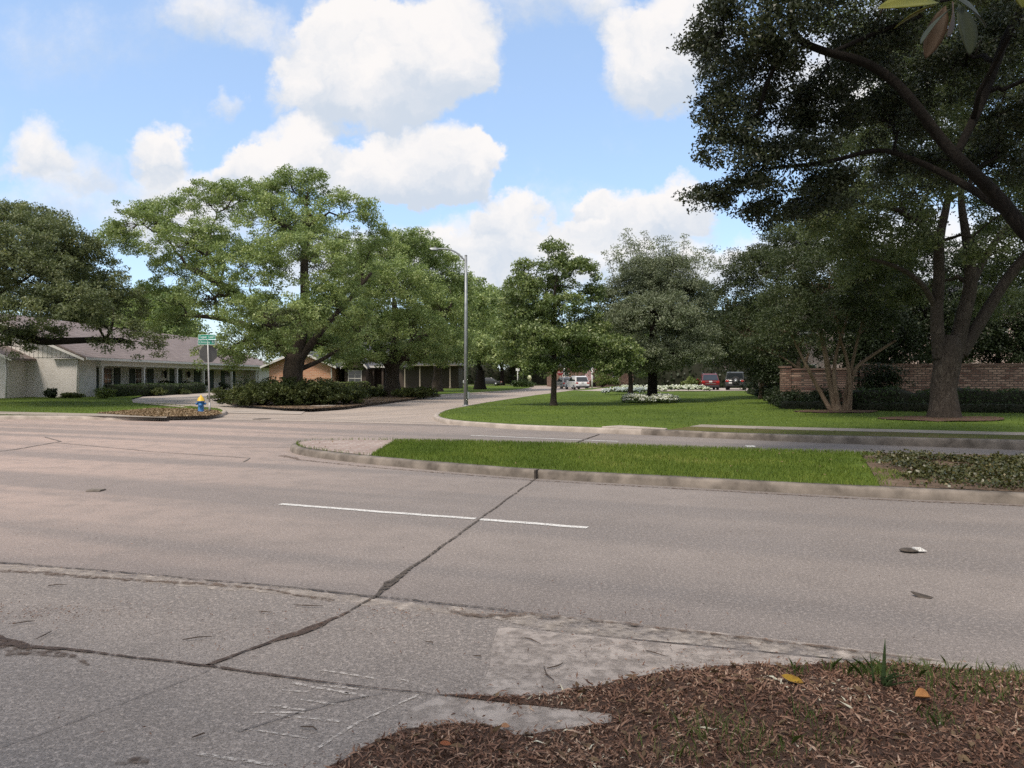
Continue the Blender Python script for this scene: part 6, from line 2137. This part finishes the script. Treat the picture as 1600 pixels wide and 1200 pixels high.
        for s in (-1, 1):
            m_ = MB()
            m_.tube([(s * w * .68, gh[2][0] + .1, Ht + .005), (s * w * .68, gh[2][0] + .25, Ht + .05), (s * w * .68, gh[3][0] - .2, Ht + .05), (s * w * .68, gh[3][0], Ht + .005)], .018, 6)
            m_.build('roof_rail', M['chrome'], r_)
    return r_


def zd(x, y):
    return z_right(x, y) + .034


red_x, red_y = (1106 - 800) / F * 79, 79
car('red SUV parked on the driveway, seen from behind', V(red_x, red_y, zd(red_x, red_y)), R(-8), paint('red_paint', (0.12, 0.005, 0.008)), Ht=1.70)
jx, jy = (1150 - 800) / F * 78, 78
car('dark grey boxy off-road car with a spare wheel on its back door', V(jx, jy, zd(jx, jy)), R(-20), paint('dark_grey_paint', (0.055, 0.060, 0.062)), L=4.4, Wd=1.9, Ht=1.88, boxy=True, spare=True)
car('white SUV parked at the curb of the side street, seen from behind', V(8.6, 99, .0), R(14), paint('white_car_paint', (0.70, 0.70, 0.70)), Ht=1.80, L=4.9, Wd=1.95)
car('grey car parked just ahead of the white SUV', V(7.5, 107, .0), R(14), paint('grey_car_paint', (0.16, 0.165, 0.17)), Ht=1.62, L=4.6)
car('dark sedan parked far off under the left oaks', V(-4.2, 132, .15), R(80), paint('black_car_paint', (0.03, 0.03, 0.033)), Ht=1.45, sedan=True)
car('white sedan parked far off behind the lamp post', V(-10.5, 128, .3), R(95), paint('pearl_car_paint', (0.55, 0.56, 0.58)), Ht=1.45, sedan=True)

# ------------------------------------------------------------------ ground cover, litter, small things
rng = np.random.default_rng(77)
gp = [(p.x, p.y) for p in offset_line(med_line, -0.13)]
pts = scatter(rng, gp, 230000)
bare_p = [(p.x, p.y) for p in (P(1335, 700, .15), P(1345, 718, .15), P(1360, 735, .15), P(1395, 752, .15), P(1430, 775, .15), V(30, 0), V(30, 9), V(18, 13))]
nose_p = clip(med_core, PV_A, PV_B)
jt = np.array([[mnoise.noise(Vector((x * 1.6, y * 1.6, 1))), mnoise.noise(Vector((x * 1.6, y * 1.6, 8)))] for x, y in pts]) * .7 + rng.normal(size=pts.shape) * .12
keep = ~inside(bare_p, pts + jt) & ~inside(nose_p, pts) & (pts[:, 0] < 8.5)
pts = pts[keep]
blades('median_grass', 'lush green grass on the median island', 'grass', pts, lambda x, y: .135, .066, .0085, M['grass'], 1)
# lawns: sparser, broader tufts where the picture is farther away
pts = scatter(rng, right_poly, 260000)
d = np.hypot(pts[:, 0], pts[:, 1])
pts = pts[(d < 62) & (pts[:, 1] > 12) & (rng.random(len(pts)) < np.clip((34.0 / d) ** 2, .15, 1))]
wv = [(p.x, p.y) for p in walk_a] + [(p.x, p.y) for p in reversed(offset_line(walk_a, -2.6))]
wk_in = ~inside(wv, pts) | (inside(bank, pts) & (rng.random(len(pts)) < .45))
pts = pts[wk_in]
blades('lawn_grass', 'mown green grass on the right-hand corner lawn', 'grass', pts, z_right, .055, .022, M['grass'], 2, .8)
pts = scatter(rng, left_poly, 260000)
d = np.hypot(pts[:, 0], pts[:, 1])
pts = pts[(d < 62) & (pts[:, 0] > -36)]
keep = ~inside([(p.x, p.y) for p in hyd_bed], pts) & ~inside([(p.x, p.y) for p in (P(-150, 648, .13), P(0, 648, .13), P(150, 650.5, .13), P(260, 653.5, .13), P(262, 650.8, .13), P(150, 647, .13), P(0, 643.5, .13), P(-150, 643, .13))], pts)
blades('lawn_grass', 'mown green grass before the white house', 'grass', pts[keep], z_left, .055, .022, M['grass'], 3, .8)
# ivy of the median
pts = scatter(rng, [(p.x, p.y) for p in ivy], 42000)
pts = pts + rng.normal(size=pts.shape) * .15 + np.array([[mnoise.noise(Vector((x * 1.3, y * 1.3, 4))), mnoise.noise(Vector((x * 1.3, y * 1.3, 6)))] for x, y in pts]) * .35
pts = pts[inside(med_core, pts)]
nz = np.array([mnoise.noise(Vector((x * .9, y * .9, 2))) for x, y in pts])
pts = pts[nz > -.32]
nz = nz[nz > -.32]
z = .165 + .07 * rng.random(len(pts)) + .07 * np.clip(nz, 0, 1)
v, rv = leaves_np(rng, np.stack([pts[:, 0], pts[:, 1], z], 1), 3, .08, .052, .042, 1.0)
o = np_mesh('ivy_groundcover', v, 4, M['ivy_leaf'], None, {'rnd': rv})
tag(o, 'dark ivy-like groundcover over the right part of the median', 'groundcover', None, 'stuff')
# debris on the bare ground of the median and stray leaves on the grass
pts = np.concatenate([scatter(rng, clip(med_core, DT_A, DT_B), 2600), scatter(rng, med_core, 260)])
v, rv = leaves_np(rng, np.stack([pts[:, 0], pts[:, 1], np.full(len(pts), .178)], 1), 1, .01, .06, .025, 1.4)
o = np_mesh('leaf_litter', v, 4, M['dead_leaf'], None, {'rnd': rv * .8})
tag(o, 'dry leaves and bark bits on the bare soil of the median', 'leaf litter', None, 'stuff')
# mulch chips
near = [(p[0], p[1]) for p in mulch_poly]
pts = scatter(rng, [(p.x, p.y) for p in mul_w[:32]] + [(5.2, 2.5), (5.2, 1.4), (-1.4, 1.4), (-1.1, 2.6)], 75000)
pts = pts[inside(near, pts)]
jit = pts + rng.normal(size=pts.shape) * np.where(rng.random((len(pts), 1)) < .12, .09, .02)
z = np.array([z_mulch(x, y) for x, y in jit]) + .012 * rng.random(len(jit))
c3 = np.stack([jit[:, 0], jit[:, 1], z], 1)
a_, b_ = int(len(c3) * .55), int(len(c3) * .93)
parts = [leaves_np(rng, c3[:a_], 1, .004, .036, .008, 1.2), leaves_np(rng, c3[a_:b_], 1, .004, .020, .009, 1.0), leaves_np(rng, c3[b_:] + [0, 0, .006], 1, .004, .085, .0095, 1.6)]
v, rv = np.concatenate([q[0] for q in parts]), np.concatenate([q[1] for q in parts])
patchy = np.array([mnoise.noise(Vector((q[0] * 2.2, q[1] * 2.2, 3))) for q in v[::4]])
rv = np.clip(rv + patchy * .28, 0, 1)
o = np_mesh('mulch_chips', v, 4, M['chip'], None, {'rnd': rv})
tag(o, 'brown shredded bark mulch on the near verge', 'mulch', None, 'stuff')
pts = scatter(rng, near[:32] + [(5.2, 2.5), (5.2, 1.4), (-1.4, 1.4), (-1.1, 2.6)], 900)
pts = pts[inside(near, pts)]
z = np.array([z_mulch(x, y) for x, y in pts]) + .016
v, rv = leaves_np(rng, np.stack([pts[:, 0], pts[:, 1], z], 1), 1, .004, .06, .022, 1.6)
o = np_mesh('dead_leaves', v, 4, M['dead_leaf'], None, {'rnd': rv * .55})
tag(o, 'dry dead leaves lying in the near mulch', 'leaf litter', None, 'stuff')
# litter on the road: bits, twigs
cl = rng.uniform([-7, 3.1], [4, 8.5], (260, 2))
cl = np.concatenate([cl, rng.normal([-.2, 5.05], [.9, .10], (160, 2)), rng.normal([-3.3, 5.0], [.4, .12], (260, 2)), rng.normal([-1.25, 4.6], [.5, .2], (90, 2)), rng.normal([.9, 4.3], [.5, .25], (160, 2))])
v, rv = leaves_np(rng, np.stack([cl[:, 0], cl[:, 1], np.full(len(cl), .018)], 1), 1, .003, .022, .007, 2.0)
o = np_mesh('road_litter', v, 4, M['chip'], None, {'rnd': rv * .8})
tag(o, 'scattered bark crumbs and leaf bits on the near lane', 'litter', None, 'stuff')
M['twig'] = simple('dry_twig', (0.07, 0.048, 0.036), (0.12, 0.09, 0.07), 20, .9)
tw = [((285, 1003), (335, 998)), ((460, 948), (505, 950)), ((405, 958), (425, 960)), ((20, 978), (55, 974)), ((75, 918), (105, 917)), ((1010, 1020), (1042, 1030)), ((850, 1046), (866, 1068)), ((855, 1048), (880, 1040)), ((820, 1000), (845, 1010)),
      ((740, 1028), (752, 1030)), ((665, 1006), (676, 1010)), ((80, 990), (55, 1003)), ((470, 1140), (495, 1146)), ((300, 1157), (320, 1152))]
for i, (a, c_) in enumerate(tw):
    p0, p1 = P(*a) + V(0, 0, .014), P(*c_) + V(0, 0, .016)
    mid = p0.lerp(p1, .5) + V(rnd.uniform(-.02, .02), rnd.uniform(-.02, .02), .004)
    mb = MB()
    mb.tube([(0, 0, 0), mid - p0, p1 - p0], [.003, .0042, .0016], 6)
    o = mb.build('twig', M['twig'], None, loc=p0)
    tag(o, 'thin dry brown twig lying on the near concrete', 'twig', 'twigs scattered on the near lane')


def curl_leaf(name, label, p, L, w, rz, mat, curl=.5):
    mb = MB()
    vs = []
    prof = [(-.5, .03), (-.35, .6), (-.1, 1), (.15, .95), (.35, .6), (.5, .03)]
    for u, ww in prof:
        for k in (-1, 0, 1):
            vs.append((u * L, k * w * .5 * ww, abs(k) * w * curl * ww + (u * u) * L * .5))
    fs = [(i * 3 + k, (i + 1) * 3 + k, (i + 1) * 3 + k + 1, i * 3 + k + 1) for i in range(5) for k in range(2)]
    mb.add(vs, fs, True)
    o = mb.build(name, mat, None, loc=p)
    o.rotation_euler = (R(18), R(8), rz)
    md = o.modifiers.new('thickness', 'SOLIDIFY')
    md.thickness = .0015
    return tag(o, label, 'leaf')


def on_mulch(px, py):
    p = P(px, py)
    return V(p.x, p.y, z_mulch(p.x, p.y) + .012)


curl_leaf('fallen_leaf', 'yellow fallen leaf with brown spots on the mulch', on_mulch(1238, 1076), .11, .05, R(-35), simple('yellow_dead_leaf', (.42, .26, .02), (.20, .10, .015), 30, .6), .35)
curl_leaf('fallen_leaf', 'curled orange fallen leaf on the mulch near the picture edge', on_mulch(1441, 1105), .085, .06, R(10), simple('orange_dead_leaf', (.46, .22, .075), (.34, .14, .045), 25, .65), .6)
curl_leaf('fallen_leaf', 'small orange-red leaf in the mulch beside the concrete strip', on_mulch(696, 1178), .05, .025, R(0), simple('rusty_dead_leaf', (.30, .10, .04), (.22, .07, .03), 25, .65), .4)
curl_leaf('fallen_leaf', 'small orange leaf on the end of the concrete strip', P(789, 1141) + V(0, 0, .014), .045, .03, R(25), simple('tan_dead_leaf', (.40, .21, .11), (.3, .15, .08), 25, .65), .4)
curl_leaf('fallen_leaf', 'dark dead leaf lying on the right lane', P(1440, 933) + V(0, 0, .006), .15, .055, R(-35), M['joint'], .05)
# crushed can on the lane
cup_s = .68
cn = empty('crushed_cup', P(1427, 862.5) + V(0, 0, .012), 'flattened black and white paper cup on the right lane', 'litter')
cn.scale = (cup_s, cup_s, cup_s)
mb = MB()
mb.lathe([(.10, 0), (.115, .006), (.10, .022), (0, .026)], 18, Matrix.Translation((-.055, 0, 0)) @ Matrix.Diagonal((1.1, .9, 1, 1)))
mb.build('dark_lid', M['joint'], cn)
mb = MB()
mb.add([(.0, -.07, .004), (.09, -.075, .004), (.17, -.05, .003), (.10, .06, .004), (.0, .06, .004), (.0, -.05, .05), (.08, -.045, .055), (.11, .02, .04), (.0, .035, .045)],
       [(0, 1, 6, 5), (1, 2, 7, 6), (2, 3, 7), (3, 4, 8, 7), (4, 0, 5, 8), (5, 6, 7, 8), (4, 3, 2, 1, 0)])
mb.build('paper_side', M['paint'], cn, bevel=.006)
# raised pavement markers
for px, py, lab in ((1172, 698, 'small white raised marker on the far carriageway'), (150, 767, 'small dull raised marker on the left lane'), (322, 905, 'small dark raised marker at the lane joint')):
    if py == 905:
        continue
    mb = MB()
    mb.prism([(-.10, 0), (-.06, .022), (.06, .022), (.10, 0)], 'x', -.10, .10)
    o = mb.build('lane_marker', M['paint'] if px > 500 else M['curb_dirty'], None, loc=P(px, py) + V(0, 0, .004), bevel=.006)
    tag(o, lab, 'road marker')
# weeds of the near verge
wp = []
for cx, cy, n, s in ((1375, 1060, 130, .06), (1440, 1062, 160, .12), (1530, 1062, 260, .16), (1600, 1066, 220, .16), (1295, 1052, 26, .02), (1240, 1058, 30, .03), (1085, 1150, 50, .07), (1120, 1180, 70, .16), (1180, 1185, 70, .16), (1160, 1150, 45, .08), (1260, 1140, 40, .06),
                     (1470, 1140, 50, .04), (1480, 1098, 50, .07), (1345, 1065, 70, .05), (1300, 1175, 30, .06), (1060, 1195, 30, .05), (1560, 1105, 30, .06)):
    p = P(cx, cy)
    wp.append(rng.normal([p.x, p.y], s, (n, 2)))
wp = np.concatenate(wp)
wp = wp[inside(near, wp)]
blades('verge_weeds', 'thin weeds and grass sprouting through the near mulch', 'weeds', wp[rng.random(len(wp)) < .75], z_mulch, .075, .0045, M['grass_dry'], 5, .9)
p = on_mulch(1380, 1083)
wd = empty('weed_plant', p, 'upright dark weed with one tall blade standing in the mulch', 'weed')
for i, (dx, dy, h, w) in enumerate(((0, 0, .235, .022), (-.06, .01, .16, .010), (.05, 0, .07, .03), (.10, .02, .05, .035), (-.03, -.03, .06, .025), (.13, -.03, .04, .03), (.02, -.04, .05, .025))):
    mb = MB()
    vs = []
    for k in range(6):
        t = k / 5
        ww = w * .5 * (1 - t ** 2.2) + .0008
        c_ = Vector((dx * (1 if i > 1 else .3) * t * 1.6 + (0 if i > 1 else dx * .7), dy - .02 * t, h * (t if i < 2 else math.sin(t * 1.9) * .9)))
        vs += [c_ + Vector((-ww, 0, 0)), c_ + Vector((0, ww * .4, 0)), c_ + Vector((ww, 0, 0))]
    mb.add(vs, [(k * 3 + j, k * 3 + j + 1, k * 3 + j + 4, k * 3 + j + 3) for k in range(5) for j in range(2)], True)
    o = mb.build('blade', M['weed'] if 'weed' in M else M.setdefault('weed', simple('dark_weed', (.045, .075, .028), (.07, .11, .04), 20, .5)), wd)
    md = o.modifiers.new('thickness', 'SOLIDIFY')
    md.thickness = .001
# leaf litter by the hydrant and under the azaleas
pts = scatter(rng, [(p.x, p.y) for p in hyd_bed], 5000)
z = np.array([z_left(x, y) for x, y in pts]) + .035
v, rv = leaves_np(rng, np.stack([pts[:, 0], pts[:, 1], z], 1), 1, .01, .11, .06, 1.6)
o = np_mesh('leaf_litter', v, 4, M['dead_leaf'], None, {'rnd': rv})
tag(o, 'tan dead leaves covering the ground round the blue hydrant', 'leaf litter', None, 'stuff')
pts = scatter(rng, [(p.x, p.y) for p in bed], 5000)
z = np.array([z_left(x, y) for x, y in pts]) + .045
v, rv = leaves_np(rng, np.stack([pts[:, 0], pts[:, 1], z], 1), 1, .01, .11, .06, 1.6)
o = np_mesh('leaf_litter', v, 4, M['dead_leaf'], None, {'rnd': rv * .7})
tag(o, 'brown dead leaves under the azalea mound', 'leaf litter', None, 'stuff')
# mulch circles round the two trees on the right
for px, py, r_, nm in ((1309, 648, 1.6, 'myrtle'), (1475, 661, 1.9, 'oak')):
    c = gr(px, 0, H * F / (py - HOR) * .93)
    ring = [(c.x + math.cos(a) * r_ * (1 + .1 * math.sin(a * 3)), c.y + math.sin(a) * r_ * .8) for a in np.linspace(0, 2 * math.pi, 40)[:-1]]
    sheet('mulch_ring', ring, lambda x, y: z_right(x, y) + .03 + .02 * mnoise.noise(Vector((x * 3, y * 3, 0))), M['mulch'], .4)
